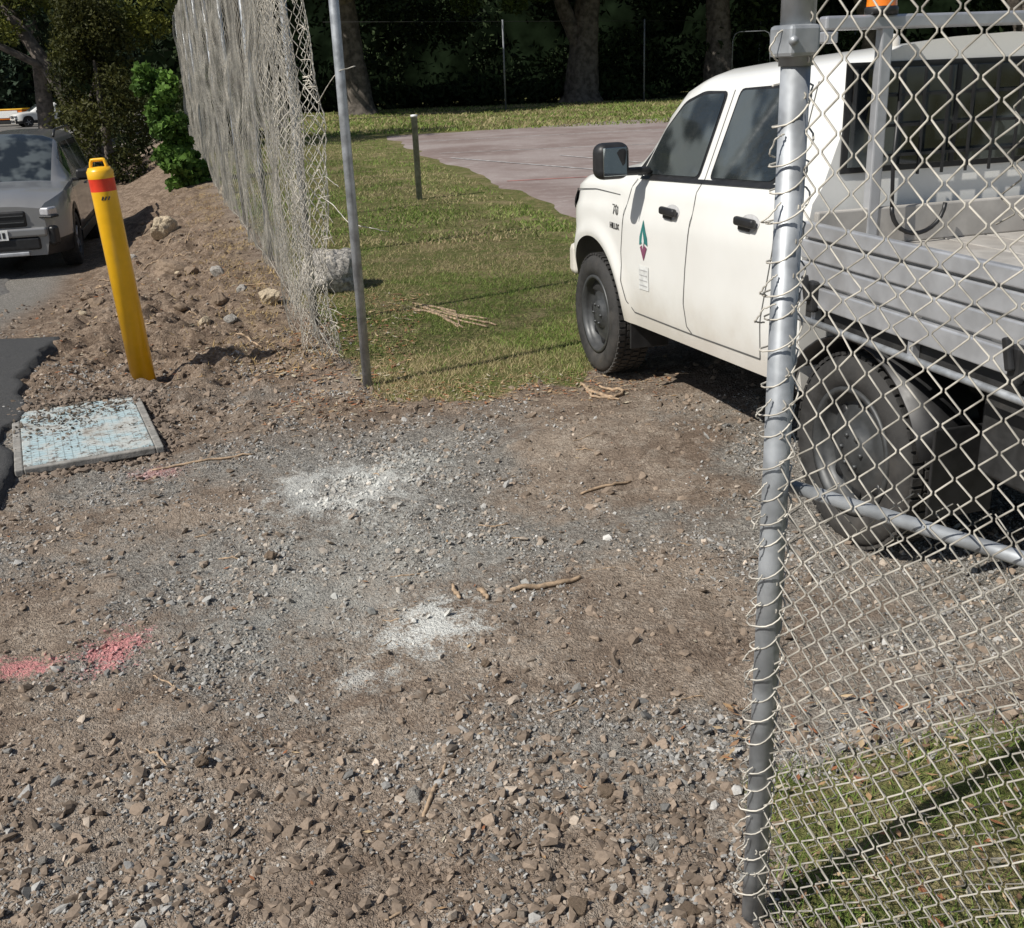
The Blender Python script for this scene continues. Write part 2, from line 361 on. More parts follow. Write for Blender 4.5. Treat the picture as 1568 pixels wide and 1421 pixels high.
def rock(name,x,y,s,mat,zz=.3,seed=1,flat=.7):
    import bmesh
    bm=bmesh.new();bmesh.ops.create_icosphere(bm,subdivisions=4,radius=1)
    r=np.random.default_rng(seed);pl=r.normal(size=(9,3));pl/=np.linalg.norm(pl,axis=1,keepdims=True);dd=r.uniform(.55,.85,9)
    for v in bm.verts:
        q=np.array(v.co)
        for k in range(9):
            e=q@pl[k]-dd[k]
            if e>0:q=q-pl[k]*e*.8
        n_=float(fb(q[0]*1.3+seed+q[2],q[1]*1.3+q[2]*.7,2,4,seed));q=q*(.74+.52*n_)
        v.co=Vector(q);v.co.z*=flat
    me=D.meshes.new(name);bm.to_mesh(me);bm.free();me.materials.append(mat)
    o=D.objects.new(name,me);COL.objects.link(o);o.scale=(s,s*.8,s);o.rotation_euler=(0,0,seed)
    o.location=(x,y,float(terr(x,y))+s*flat*zz);return o
rock('boulder',-1.44,8.8,.29,mRock,.45,4,.85)
rock('sandstone_rock',-4.45,14.2,.20,mRock2,.6,7,.9);rock('rock',-4.75,13.5,.17,mRock,.3,9)
rock('sandstone_rock',-1.86,8.3,.10,mRock2,.6,3);rock('sandstone_rock',-4.3,17.2,.16,mRock2,.6,5)
rock('clod',-3.4,10.9,.22,mClod,.2,6,.5);rock('clod',-2.9,9.3,.12,mClod,.2,8,.6)
for i,(x,y,s) in enumerate([(-.83,2.3,.024),(-.27,2.15,.028),(.2,2.13,.026),(-.9,3.55,.028),(-1.1,1.95,.014),(.1,1.75,.028),(.33,1.72,.026),(.28,1.92,.02),(-.1,2.72,.02),(-2.3,6.9,.05),(-2.0,7.6,.06),(-2.6,8.4,.06),(-1.6,6.6,.03),(-2.2,8.9,.07),(-3.0,10.2,.08),(-3.6,12.2,.1)]):
    rock('clod',x,y,s,[mClod,mRock,mClod][i%3],.4,20+i)
for i in range(16):
    t=rng.uniform(1,13);dd=rng.uniform(.3,1.9);x,y=F0+FD*t+FL*dd;rock('clod',x,y,rng.uniform(.03,.10),[mClod,mClod,mRock,mRock2][i%4],.35,60+i,.65)
# ------------------------------------------------------------------ pit lid
def frame_mat(o,xd,yd): # columns
    xd=Vector((*xd,0)).normalized();yd=Vector((*yd,0)).normalized()
    return Matrix(((xd.x,yd.x,0,o[0]),(xd.y,yd.y,0,o[1]),(0,0,1,o[2]),(0,0,0,1)))
mLid,nt,p=newmat('blue_lid');b=NB(nt);tc=b.n('ShaderNodeTexCoord').outputs['Object']
br=b.n('ShaderNodeTexBrick');br.offset=0;br.inputs['Scale'].default_value=1;br.inputs['Brick Width'].default_value=.036;br.inputs['Row Height'].default_value=.036;br.inputs['Mortar Size'].default_value=.0022
br.inputs['Color1'].default_value=(.36,.47,.50,1);br.inputs['Color2'].default_value=(.40,.51,.53,1);br.inputs['Mortar'].default_value=(.22,.28,.29,1);b.link(tc,br.inputs['Vector'])
c=b.mix(b.ramp(b.noise(tc,7,4,.7),.42,.60,0,.85),br.outputs['Color'],(.47,.475,.445));c=b.mix(b.ramp(b.noise(tc,34,4,.75),.53,.59,0,.9),c,(.12,.10,.085))
c=b.mix(b.ramp(b.noise(tc,4,4,.7),.5,.7,0,.6),c,(.27,.24,.20))
b.link(c,p.inputs['Base Color']);p.inputs['Roughness'].default_value=.7;b.link(b.bump(br.outputs['Fac'],-.6,.006),p.inputs['Normal'])
lid=empty('access_pit_cover',mat=frame_mat((-2.17,5.13,float(terr(-2.17,5.13,False))+.014),(.913,.407),(-.407,.913)))
box('lid_panel',(0,0,.003),(.58,.95,.03),mLid,lid,.006)
for sx in(-1,1): box('frame_side',(sx*.310,0,0),(.038,1.03,.034),mConc,lid,.006)
for sy in(-1,1): box('frame_end',(0,sy*.497,0),(.58,.036,.034),mConc,lid,.006)
N=1300;q=rng.normal(0,1,(N,2))*[.22,.28]+[.10,.12];q=q[(abs(q[:,0])<.33)&(abs(q[:,1])<.53)]
w=q[:,:1]*np.array([[.913,.407]])+q[:,1:]*np.array([[-.407,.913]])+np.array([[-2.17,5.13]])
s_=stones('soil_on_cover',w,.002+.010*rng.random(len(w))**2,rng.uniform(.6,1.1,(len(w),1))*np.array([[.19,.16,.13]]),mStone,0,.028)
N=1000;q=np.concatenate([np.stack([rng.normal(.35,.05,N),rng.uniform(-.5,.55,N)],-1),np.stack([rng.uniform(-.3,.35,N//2),rng.normal(.54,.035,N//2)],-1),np.stack([rng.uniform(-.3,.35,N//3),rng.normal(-.55,.03,N//3)],-1)])
w=q[:,:1]*np.array([[.913,.407]])+q[:,1:]*np.array([[-.407,.913]])+np.array([[-2.17,5.13]])
stones('soil_at_cover_edge',w,.003+.018*rng.random(len(w))**1.5,rng.uniform(.7,1.1,(len(w),1))*np.array([[.24,.19,.15]]),mStone,.3)
# ------------------------------------------------------------------ bollard
zb=float(terr(-2.2,6.19));bol=empty('bollard',(-2.2,6.19,zb))
bol.rotation_euler=(math.radians(1),math.radians(-2.2),0)
prof=[(.0,-.05),(.070,-.05),(.070,1.08),(.0705,1.085),(.0705,1.15),(.072,1.155),(.072,1.195),(.068,1.20),(.060,1.215),(0,1.218)]
lathe('tube',prof,None,36,bol,mats=[mYel,mRed,mWhiteP],mi=[0,0,0,1,1,0,0,0,0])
t=np.linspace(0,np.pi,14);hp=np.stack([np.cos(t)*.045,0*t,1.205+np.minimum(np.sin(t)*1.6,1)*.05],-1)
tube_obj('handle',hp,.010,mYel,8,bol)
for i in range(3): box('arrow_mark',(.01+.018*i,-.0708,1.05),(.008,.002,.022),mBlack,bol,0,(0,math.radians(30),0))
# ------------------------------------------------------------------ posts
def post(name,x,y,r,h,lean=0,mat=mGalv):
    z=float(terr(x,y));pts=np.array([(x,y,z-.1),(x+lean*.5,y,z+h*.5),(x+lean,y,z+h)]);return tube_obj(name,pts,r,mat,16)
gp=empty('gate_post',(-.8,5.79,0));o=post('pole',-.8,5.79,.026,3.3);o.parent=gp;o.location=(.8,-5.79,0)
sp_=empty('short_post',(-1.15,15.25,0))
lathe('tube',[(0,-.1),(.042,-.1),(.042,1.10),(.048,1.10),(.048,1.13),(0,1.135)],None,20,sp_,mats=[mGalv,mWhiteP],mi=[0,0,0,1,1])
# ------------------------------------------------------------------ chain-link builder
def chain(L,Hh,w,h,r,wob=.0,jit=0,seed=0,x0=0):
    nk=int(L/(w/2));nj=int(Hh/(h/2))
    K,Jx=np.meshgrid(np.arange(nk),np.arange(nj+1),indexing='ij')
    x=(K+((Jx+K)%2))*w/2+x0;z=Jx*h/2*1.
    y=np.where((Jx+K)%2==0,1,-1)*r*1.1
    P=np.stack([x,y,z],-1).astype(float)
    a=P[:,:-1];b_=P[:,1:]
    Q=np.stack([a*.92+b_*.08,a*.08+b_*.92],2).reshape(nk,-1,3)
    q=Q.copy()
    if wob:
        q[...,1]+=wob*(fb(q[...,0],q[...,2],1.7,2,seed+50)-.5)*2
    if jit:
        q[...,0]+=jit*(fb(q[...,0],q[...,2],5,2,seed+60)-.5)*2;q[...,2]+=jit*(fb(q[...,0],q[...,2],5,2,seed+70)-.5)*2
    return q
def place(q,o,dx,zf=None):
    dx=np.array(dx)/np.linalg.norm(dx);n_=np.array([-dx[1],dx[0]])
    out=np.empty_like(q)
    out[...,0]=o[0]+q[...,0]*dx[0]+q[...,1]*n_[0];out[...,1]=o[1]+q[...,0]*dx[1]+q[...,1]*n_[1]
    out[...,2]=q[...,2]+(zf if zf is not None else 0)
    return out
lf=empty('chain_link_fence')
L=23.4
def lfmesh(name,L,w,r,seed,off,drop,wob):
    q=chain(L,3.25,w,w,r,wob,.02,seed)
    near=np.exp(-q[...,0]/1.2)
    q[...,1]+=near*.09*np.sin(q[...,0]*9+q[...,2]*1.1+seed)+off
    q[...,0]+=-near*.10*np.sin(q[...,2]*1.9+.5)*1.0
    Wp=place(q,F0,FD);Wp[...,2]+=terr(Wp[...,0],Wp[...,1],False)+.02+drop
    V,Fc=tubes(Wp,r,3);mk(name,V,Fc,[mWireL],parent=lf)
lfmesh('mesh',L,.088,.0026,1,0,0,.07)
lfmesh('mesh_folded_end',1.5,.080,.0022,5,.10,.03,.08)
for i,t in enumerate([1.2,4.2,7.2,10.2,13.2,16.2,19.2,23.4]):
    x,y=F0+FD*t-FL*.05;z=float(terr(x,y,False));tube_obj('post_%d'%i,np.array([(x,y,z-.1),(x,y,z+1.6),(x,y,z+3.3)]),.025,mGalv,12,lf)
tt=np.linspace(0,L,80)
P=np.stack([F0[0]+FD[0]*tt,F0[1]+FD[1]*tt,terr(F0[0]+FD[0]*tt,F0[1]+FD[1]*tt,False)+.06+.02*np.sin(tt*2)],-1);tube_obj('strain_wire',P,.0025,mWireL,4,lf)
def wire(name,pts,r=.0022,mat=mWire,parent=None,jit=.01):
    pts=np.array(pts,float);t=np.linspace(0,len(pts)-1,len(pts)*6);P=np.stack([np.interp(t,np.arange(len(pts)),pts[:,i]) for i in range(3)],-1)
    P[1:-1]+=rng.normal(0,jit*.3,(len(P)-2,3));return tube_obj(name,P,r,mat,5,parent)
wire('tie_wire_a',[(-1.08,6.3,1.62),(-.98,6.1,1.52),(-.88,5.9,1.62),(-.80,5.76,1.68),(-.72,5.8,1.70)],.0026,parent=lf,jit=.004)
wire('tie_wire_b',[(-1.06,6.3,1.02),(-.95,6.1,.98),(-.84,5.9,.90),(-.70,5.8,.88),(-.62,5.85,.85)],.0026,parent=lf,jit=.004)
wire('tie_wire_c',[(-1.1,6.35,1.1),(-.98,6.15,1.13),(-.9,6.05,1.08)],parent=lf,jit=.004)
for i in range(40):
    z=rng.uniform(.1,2.3);o_=-.10*math.sin(z*1.9+.5);x,y=F0+FD*(o_)
    e=rng.uniform(.02,.06);wire('frayed_end_%d'%i,[(x-.02,y,z),(x+e*.5,y-.02,z+rng.uniform(-.02,.03)),(x+e,y-.03,z+rng.uniform(-.05,.02))],.0018,mWireL,lf,.003)
# right gate-side fence, close to camera
rf=empty('chain_link_fence')
R0=np.array([.455,1.70]);RD=np.array([.66,-.75]);RD/=np.linalg.norm(RD)
q=chain(.95,2.35,.060,.054,.0017,.03,.016,4);q[...,0]-=.012
Wp=place(q,R0,RD)
V,Fc=tubes(Wp,.00165,6);mk('mesh',V,Fc,[mWire],parent=rf,smooth=True)
q=chain(.95,1.0,.060,.054,.0017,.05,.014,9,.012);q[...,1]+=.05+.02*np.sin(q[...,0]*7)
Wp=place(q,R0,RD);Wp[...,2]+=-.02
V,Fc=tubes(Wp,.0013,5);mk('mesh_overlap',V,Fc,[mWireB],parent=rf,smooth=True)
q=chain(.62,.75,.060,.054,.0017,.06,.022,19,.33);q[...,1]+=.035;q[...,0]+=.1*(q[...,2]-.3)
Wp=place(q,R0,RD);Wp[...,2]+=1.42
V,Fc=tubes(Wp,.0014,5);mk('mesh_overlap_top',V,Fc,[mWireB],parent=rf,smooth=True)
tube_obj('post',np.array([(R0[0],R0[1],-.1),(R0[0],R0[1],.8),(R0[0]-.003,R0[1],1.655)]),.0225,mGalv,24,rf)
tube_obj('post_upper',np.array([(R0[0]-.003,R0[1],1.64),(R0[0]-.003,R0[1],2.4)]),.0260,mGalv,24,rf)
box('clamp',(R0[0]-.008,R0[1]-.005,1.675),(.052,.060,.045),mGalv,rf,.006,(0,0,math.radians(20)))
tube_obj('clamp_bolt',np.array([(R0[0]-.02,R0[1]-.050,1.675),(R0[0]-.018,R0[1]-.03,1.675)]),.007,mGalv,6,rf)
nt_=46*16;t=np.arange(nt_)/16.;pit=.052
a=t*2*np.pi;rr=.026+.008*(np.sin(a*.5+1)>.9)+.0035*np.sin(t*3.1)
hx=np.stack([R0[0]+rr*np.cos(a)*(1+.35*(np.cos(a)<-.8)),R0[1]+rr*np.sin(a),.06+t*pit*.98+.014*np.sin(a+.8)+.008*np.sin(t*1.7)],-1)
tube_obj('selvedge_wire',hx[:int(1.56/.051*16)],.0016,mWire,6,rf)
for i in range(31):
    z=.12+i*.052+rng.uniform(-.012,.012)
    if rng.random()<.6:
        e=rng.uniform(.008,.028);wire('knuckle_%d'%i,[(R0[0]-.02,R0[1]-.02,z+.01),(R0[0]-.024-e*.6,R0[1]-.02,z-.004+rng.uniform(-.01,.01)),(R0[0]-.026-e,R0[1]-.015,z-.02),(R0[0]-.024-e*.4,R0[1]-.01,z-.03+rng.uniform(-.01,.01))],.0015,mWire,rf,.002)
e=R0+RD*.95
tube_obj('rail',np.array([(R0[0]+.02*RD[0]+.02,R0[1]+.03,.945),((R0[0]+e[0])/2+.02,(R0[1]+e[1])/2+.03,.94),(e[0]+.02,e[1]+.03,.935)]),.012,mGalv,16,rf)
# ------------------------------------------------------------------ wheels
def wheel(name,parent,loc,R=.335,w=.22,side=1,rim=.215,holes=8,mat=mSteelW,spokes=False):
    e=D.objects.new(name,None);COL.objects.link(e);e.parent=parent;e.location=loc
    h=w/2
    prof=[(rim,-h*.8),(rim+.02,-h*.95),(R*.78,-h*1.02),(R*.9,-h),(R*.96,-h*.88),(R*.99,-h*.72),(R,-h*.4),(R,0),(R,h*.4),(R*.99,h*.72),(R*.96,h*.88),(R*.9,h),(R*.78,h*1.02),(rim+.02,h*.95),(rim,h*.8)]
    prof=[(a,b_*side) for a,b_ in prof]
    lathe('tyre',prof,mRub,48,e,'Y')
    o=h*side
    rp=[(rim+.004,o*.8),(rim+.006,o*.93),(rim-.012,o*.93),(rim-.02,o*.7),(rim-.035,o*.35),(rim*.72,o*.45),(rim*.55,o*.62),(rim*.38,o*.55),(rim*.34,o*.75),(rim*.15,o*.8),(0,o*.8)]
    lathe('rim',rp,mat,40,e,'Y')
    for i in range(holes):
        a=i*2*math.pi/holes
        if spokes:
            box('spoke',(math.cos(a)*rim*.55,o*.72,math.sin(a)*rim*.55),(rim*.85,.02,.035),mAlu,e,.005,(0,-a,0))
        else:
            lathe('vent',[(0,0),(.026,0),(.026,-.004*side)],mBlack,12,e,'Y').location=(math.cos(a)*rim*.70,o*.50,math.sin(a)*rim*.70)
            if i<6: lathe('nut',[(.008,0),(.008,.012*side),(0,.012*side)],mSteelW,6,e,'Y').location=(math.cos(a*8/6)*rim*.26,o*.76,math.sin(a*8/6)*rim*.26)
    n=56;V=[];Fv=[]
    for row in range(4):
        yc=(-.66+.44*row)*h
        for i in range(n):
            a0=(i+.5*(row%2))*2*math.pi/n;a1=a0+1.35*math.pi/n
            k=len(V)
            for aa in(a0,a1):
                for yy in(yc-.17*h,yc+.17*h):
                    for r_ in(R-.004,R+.007): V.append((math.cos(aa)*r_,yy,math.sin(aa)*r_))
            Fv+=[(k,k+1,k+3,k+2),(k+4,k+6,k+7,k+5),(k,k+4,k+5,k+1),(k+2,k+3,k+7,k+6),(k+1,k+5,k+7,k+3)]
    mk('tread',V,Fv,[mRub],parent=e)
    return e
# ------------------------------------------------------------------ loft
def loft(name,S,sec,matf,mats,parent,caps=True):
    G=[];
    for s in S:
        h=sec(s)
        G.append([(s,y,z) for y,z in h]+[(s,-y,z) for y,z in h[::-1][1:]])
    G=np.array(G);ns,m,_=G.shape;nh=(m+1)//2
    F=[];mi=[]
    for i in range(ns-1):
        for j in range(m-1):
            F.append((i*m+j,i*m+j+1,(i+1)*m+j+1,(i+1)*m+j));jh=j if j<nh-1 else m-2-j
            mi.append(matf(i,jh))
    if caps:
        F.append(tuple(range(m))[::-1]);mi.append(0);F.append(tuple((ns-1)*m+k for k in range(m)));mi.append(0)
    me=D.meshes.new(name);me.from_pydata([tuple(map(float,v)) for v in G.reshape(-1,3)],[],F)
    me.polygons.foreach_set('material_index',mi)
    me.polygons.foreach_set('use_smooth',[True]*len(mi))
    for mm in mats:me.materials.append(mm)
    me.update()
    import bmesh
    bm=bmesh.new();bm.from_mesh(me);bmesh.ops.recalc_face_normals(bm,faces=bm.faces);bm.to_mesh(me);bm.free()
    try: me.set_sharp_from_angle(angle=math.radians(38))
    except Exception: pass
    o=D.objects.new(name,me);COL.objects.link(o);o.parent=parent;return o
# ------------------------------------------------------------------ utility truck
TO=(1.97,3.616,0)
tr=empty('utility_truck',mat=frame_mat(TO,(-.27,.963),(-.963,-.27)))
HW=.80
ZI=[.3,.45,.6,.90,.955,.99,1.08,1.135,1.50,1.545];II=[.05,.02,.006,0,.003,.016,.030,.066,.195,.225]
def shear(s): return .05*max(0,2.1-s)
def ins(s,z):
    e=0
    if s>2.75:e=.55*((s-2.75)/.65)**2.6
    dd=math.hypot(s-2.62,z-.36);fl=-.018*max(0,1-abs(dd-.45)/.08)
    return float(np.interp(z,ZI,II))+e+fl
def zlo(s):
    z=.385
    q=.415**2-(s-2.62)**2
    if q>0: z=max(z,.36+math.sqrt(q))
    if s>3.04: z=.40
    return z
def kf(s): return float(np.interp(s,[1.72,1.88,2.0,2.12,2.24,2.42],[1,.93,.78,.52,.26,0]))
def tsec(s):
    pts=[];zl=zlo(s)
    zs_top=float(np.interp(s,[0,2.3,2.8,3.15,3.4],[1.08,1.08,1.05,.98,.90]))
    for t in np.linspace(0,1,15):
        z=zl+(zs_top-zl)*t
        pts.append((HW-ins(s,z*1.08/zs_top if z>.8 else z),z+shear(s)))
    k=kf(s)
    up=[(.066,1.135)]+[(float(np.interp(z,ZI,II)),z) for z in np.linspace(1.2,1.50,6)]+[(.225,1.545),(.27,1.572),(.36,1.598),(.55,1.62),(.80,1.63)]
    e=ins(s,.9) if s>2.75 else 0
    for q,(i_,z) in enumerate(up):
        zb=zs_top+.035+.075*min(1,(i_-.066)/.5) - (.0 if s<2.8 else .10*((s-2.8)/.6)**2)
        zz=zb*(1-k)+z*k
        ww=HW-i_; ww=ww*(HW-e)/HW
        pts.append((ww,zz+shear(s)))
    return pts
S=sorted(set([round(x,3) for x in list(np.arange(.45,2.2,.06))+list(np.arange(2.2,3.05,.025))+list(np.arange(3.05,3.41,.04))]))
nlow=15
def tmat(i,j):
    s=(S[i]+S[i+1])/2
    if j>=nlow+8 and 1.76<s<2.36: return 1
    return 0
loft('body',S,tsec,tmat,[mWhite,mGlass],tr)
def ysurf(s,z): return HW-ins(s,z)
def panel(name,poly,off,mat,sd=1,sub=6):
    P=[]
    for i in range(len(poly)):
        a=poly[i];b_=poly[(i+1)%len(poly)]
        for t in range(sub):
            P.append((a[0]+(b_[0]-a[0])*t/sub,a[1]+(b_[1]-a[1])*t/sub))
    V=[(s,sd*(ysurf(s,z)+off),z+shear(s)) for s,z in P]
    return mk(name,V,[tuple(range(len(V)))],[mat],parent=tr)
def ribbon(name,pts,w,off,mat,sd=1):
    pts=np.array(pts,float);t=np.linspace(0,len(pts)-1,len(pts)*8);P=np.stack([np.interp(t,np.arange(len(pts)),pts[:,i]) for i in range(2)],-1)
    T=np.gradient(P,axis=0);T/=np.linalg.norm(T,axis=1,keepdims=True);n_=np.stack([-T[:,1],T[:,0]],-1)*w/2
    V=[];
    for a in list(P-n_)+list(P+n_): V.append((a[0],sd*(ysurf(a[0],a[1])+off),a[1]+shear(a[0])))
    n=len(P);F=[(i,i+1,n+i+1,n+i) for i in range(n-1)]
    return mk(name,V,F,[mat],parent=tr)
def grow(poly,g):
    c=np.mean(poly,axis=0);out=[]
    for p_ in poly:
        v=np.array(p_)-c;out.append(tuple(c+v*(1+g/np.linalg.norm(v))))
    return out
def roundpoly(poly,r=.03):
    out=[];n=len(poly)
    for i in range(n):
        p0,p1,p2=[np.array(poly[k%n]) for k in(i-1,i,i+1)]
        a=p0-p1;b_=p2-p1;la=np.linalg.norm(a);lb=np.linalg.norm(b_);rr=min(r,la*.45,lb*.45)
        A=p1+a/la*rr;B=p1+b_/lb*rr
        for t in(0,.33,.66,1): out.append(tuple((1-t)**2*A+2*t*(1-t)*p1+t*t*B))
    return out
w1=roundpoly([(2.05,1.145),(1.45,1.145),(1.44,1.49),(1.66,1.492),(1.82,1.455),(1.94,1.35)])
w2=roundpoly([(1.32,1.145),(.80,1.145),(.74,1.22),(.74,1.40),(.82,1.485),(1.30,1.495)])
for sd in(1,-1):
    panel('window_seal',grow(w1,.018),.003,mBlack,sd,2);panel('front_window',w1,.006,mGlass,sd,2)
    panel('window_seal',grow(w2,.018),.003,mBlack,sd,2);panel('rear_window_side',w2,.006,mGlass,sd,2)
    ribbon('belt_trim',[(2.06,1.128),(1.4,1.128),(.76,1.128)],.016,.008,mBlack,sd)
    ribbon('door_gap',[(2.10,1.12),(2.16,.95),(2.20,.75),(2.19,.60),(2.14,.50),(2.05,.455)],.007,.0015,mGapM,sd)
    ribbon('door_gap',[(1.385,1.12),(1.39,.95),(1.43,.75),(1.45,.58),(1.43,.48),(1.38,.455)],.007,.0015,mGapM,sd)
    ribbon('door_gap',[(2.05,.455),(1.4,.45),(.75,.455)],.007,.0015,mGapM,sd)
    ribbon('door_gap',[(1.38,1.13),(1.375,1.3),(1.37,1.50)],.006,.0015,mGapM,sd)
    ribbon('door_gap',[(.72,1.50),(.68,1.3),(.66,1.1),(.66,.9),(.74,.62),(.75,.455)],.007,.0015,mGapM,sd)
    ribbon('bonnet_gap',[(2.25,1.03),(2.6,1.03),(2.95,1.0)],.005,.0015,mGapM,sd)
    for s in(1.60,.87):
        z=.985;a=np.linspace(0,2*np.pi,25)[:-1]
        P=[(s+.08*np.cos(t),z+.036*np.sin(t)) for t in a];panel('handle_recess',P,.0022,mGreyP,sd,1)
        h=box('door_handle',(s,sd*(HW+.010),z+.006+shear(s)),(.155,.028,.036),mBlack,tr,.012,None,4)
        h=box('handle_cup',(s+.02,sd*(HW+.0035),z-.012+shear(s)),(.09,.004,.035),mBlack,tr,.0015)
    V=[(2.90,1.0),(3.02,.985),(3.15,.93),(3.17,.86),(3.05,.87),(2.93,.93)]
    panel('headlight_surround',grow(V,.01),.004,mBlack,sd,3);panel('headlight',V,.008,mLamp,sd,3)
    mo=D.objects.new('mirror',None);COL.objects.link(mo);mo.parent=tr;mo.location=(1.95,sd*.945,1.225)
    h=box('mirror_housing',(.01,0,0),(.11,.17,.17),mBlack,mo,.045,None,5)
    h=box('mirror_glass',(-.046,0,.0),(.004,.125,.13),mChrome,mo,.0015);h.rotation_euler=(0,math.radians(3),sd*math.radians(6))
    box('mirror_arm',(.02,-sd*.13,-.055),(.06,.15,.035),mBlack,mo,.012)
    box('mudflap',(2.14,sd*.66,.36),(.015,.22,.24),mBlack,tr,.005)
    panel('sail_panel',[(2.14,1.14),(2.07,1.14),(2.00,1.27)],.005,mBlack,sd,2)
def text(name,s,body,size,z,mat,w=.9):
    cu=D.curves.new(name,'FONT');cu.body=body;cu.size=size;cu.extrude=.0008;cu.align_x='CENTER'
    o=D.objects.new(name,cu);COL.objects.link(o);cu.materials.append(mat);o.parent=tr
    o.matrix_local=Matrix(((-1,0,0,s),(0,0,1,ysurf(s,z)+.003),(0,1,0,z),(0,0,0,1)))
text('fleet_number',2.27,'70',.075,.93,mGapM);text('model_lettering',2.28,'HILUX',.045,.855,mBlack)
def quadp(name,pts,mat,off=.003): return mk(name,[(s,ysurf(s,z)+off,z+shear(s)) for s,z in pts],[tuple(range(len(pts)))],[mat],parent=tr)
ls,lz=1.90,.83
quadp('logo_upper',[(ls,lz+.105),(ls-.030,lz+.045),(ls-.045,lz+.02),(ls-.05,lz-.02),(ls,lz-.005),(ls+.05,lz-.02),(ls+.045,lz+.02),(ls+.030,lz+.045)],mTeal)
quadp('logo_lower',[(ls,lz-.095),(ls+.042,lz-.03),(ls,lz-.014),(ls-.042,lz-.03)],mPurp)
quadp('logo_centre',[(ls,lz+.05),(ls+.014,lz),(ls,lz-.04),(ls-.014,lz)],mLav,.005)
quadp('logo_text_panel',[(ls+.06,lz-.12),(ls+.06,lz-.24),(ls-.06,lz-.24),(ls-.06,lz-.12)],mLav)
for i in range(4): quadp('logo_text_line',[(ls+.05,lz-.140-.025*i),(ls+.05,lz-.144-.025*i),(ls-.045,lz-.144-.025*i),(ls-.045,lz-.140-.025*i)],mGreyP,.005)
wheel('wheel_front_left',tr,(2.62,.685,.335),side=1);wheel('wheel_front_right',tr,(2.62,-.685,.335),side=-1)
wheel('wheel_rear_left',tr,(.10,.685,.345),R=.345,side=1,rim=.225);wheel('wheel_rear_right',tr,(.10,-.685,.345),R=.345,side=-1,rim=.225)
box('chassis',(1.0,0,.50),(4.3,.9,.14),mChassis,tr,.02);box('underbody',(1.75,0,.50),(2.2,1.5,.12),mChassis,tr,.02)
box('arch_liner',(2.62,0,.72),(.9,1.16,.35),mChassis,tr,.05)
tube_obj('axle_rear',np.array([(.10,-.6,.345),(.10,.6,.345)]),.05,mChassis,12,tr);box('differential',(.10,0,.345),(.25,.28,.26),mChassis,tr,.08,None,4)
box('leaf_spring',(.0,.42,.42),(1.1,.06,.05),mChassis,tr,.01);box('fuel_box',(-.55,.45,.52),(.5,.30,.26),mChassis,tr,.04)
box('front_grille',(3.36,0,.78),(.06,1.0,.22),mBlack,tr,.02);box('front_bumper',(3.40,0,.52),(.12,1.3,.2),mWhite,tr,.04)
box('cab_window_seal',(.447,0,1.445),(.010,1.34,.37),mBlack,tr,.003);box('cab_rear_window',(.440,0,1.445),(.008,1.29,.33),mGlass,tr,.002)
for y in(-.22,.22): box('window_divider',(.434,y,1.445),(.006,.018,.33),mBlack,tr)
# tray
T0,T1=.40,-1.50;TW=.84
for i in range(9):
    box('floor_plank_%d'%i,((T0+T1)/2,-.72+.18*i,1.0),(T0-T1-.01,.174,.03),mAluF,tr,.004)
for sd in(1,-1):
    for k,(z,hh,o_) in enumerate([(.865,.075,0),(.945,.07,-.006),(1.02,.07,-.006),(1.09,.055,.0)]):
        box('dropside_rib_%d'%k,((T0+T1)/2,sd*(TW-.012+o_),z),(T0-T1,.030,hh-.004),mAlu,tr,.006,None,3)
    box('dropside_core',((T0+T1)/2,sd*(TW-.03),.97),(T0-T1-.02,.012,.26),mAluF,tr)
    box('side_frame_rail',((T0+T1)/2,sd*(TW-.06),.795),(T0-T1,.05,.055),mChassis,tr,.005)
    tube_obj('rope_rail',np.array([(T0,sd*(TW+.0),.775),(-.5,sd*(TW+.0),.775),(T1,sd*(TW+.0),.775)]),.012,mGalv,12,tr)
    for s in(.30,-.25,-.80,-1.35):
        box('rail_bracket',(s,sd*(TW-.02),.80),(.025,.03,.06),mAlu,tr,.003)
    for s in(.28,-.72,-1.42):
        box('dropside_latch',(s,sd*(TW+.012),.87),(.045,.03,.11),mBlack,tr,.01);box('latch_lever',(s+.01,sd*(TW+.035),.90),(.025,.02,.09),mBlack,tr,.006,(0,.3,0))
    for s in np.arange(T1+.2,T0,.35): box('cross_member',(s,sd*.42,.93),(.05,.8,.10),mAluF,tr,.004)
    a=np.linspace(math.radians(15),math.radians(165),14);V=[];F=[]
    for t in a:
        for yy in(.56,.81): V.append((.10+.43*math.cos(t),sd*yy,.345+.41*math.sin(t)))
    for i in range(13):F.append((2*i,2*i+1,2*i+3,2*i+2))
    g=mk('mudguard',V,F,[mBlack],parent=tr,smooth=True);m_=g.modifiers.new('s','SOLIDIFY');m_.thickness=.008
    box('rear_mudflap',(-.36,sd*.68,.42),(.012,.24,.30),mBlack,tr,.004)
box('tailgate',(T1,0,.98),(.03,1.66,.28),mAlu,tr,.008)
box('toolbox',(-.80,.55,.62),(.62,.40,.30),mChassis,tr,.02)
HS=.375
for y in(.58,-.58): box('headboard_post',(HS,y,1.37),(.040,.045,.74),mAlu,tr,.006)
box('headboard_top_bar',(HS,0,1.755),(.05,1.64,.045),mAlu,tr,.008)
for sd in (1,-1): box('headboard_end',(HS,sd*.795,1.712),(.045,.05,.038),mAlu,tr,.006)
box('headboard_low_bar',(HS,0,1.08),(.03,1.6,.13),mAluF,tr,.006)
for z in (1.32,1.42,1.52): box('guard_bar',(HS+.01,0,z),(.008,1.14,.010),mBlack,tr)
for y in np.arange(-.5,.53,.10): box('guard_bar',(HS+.002,y,1.43),(.008,.008,.36),mBlack,tr)
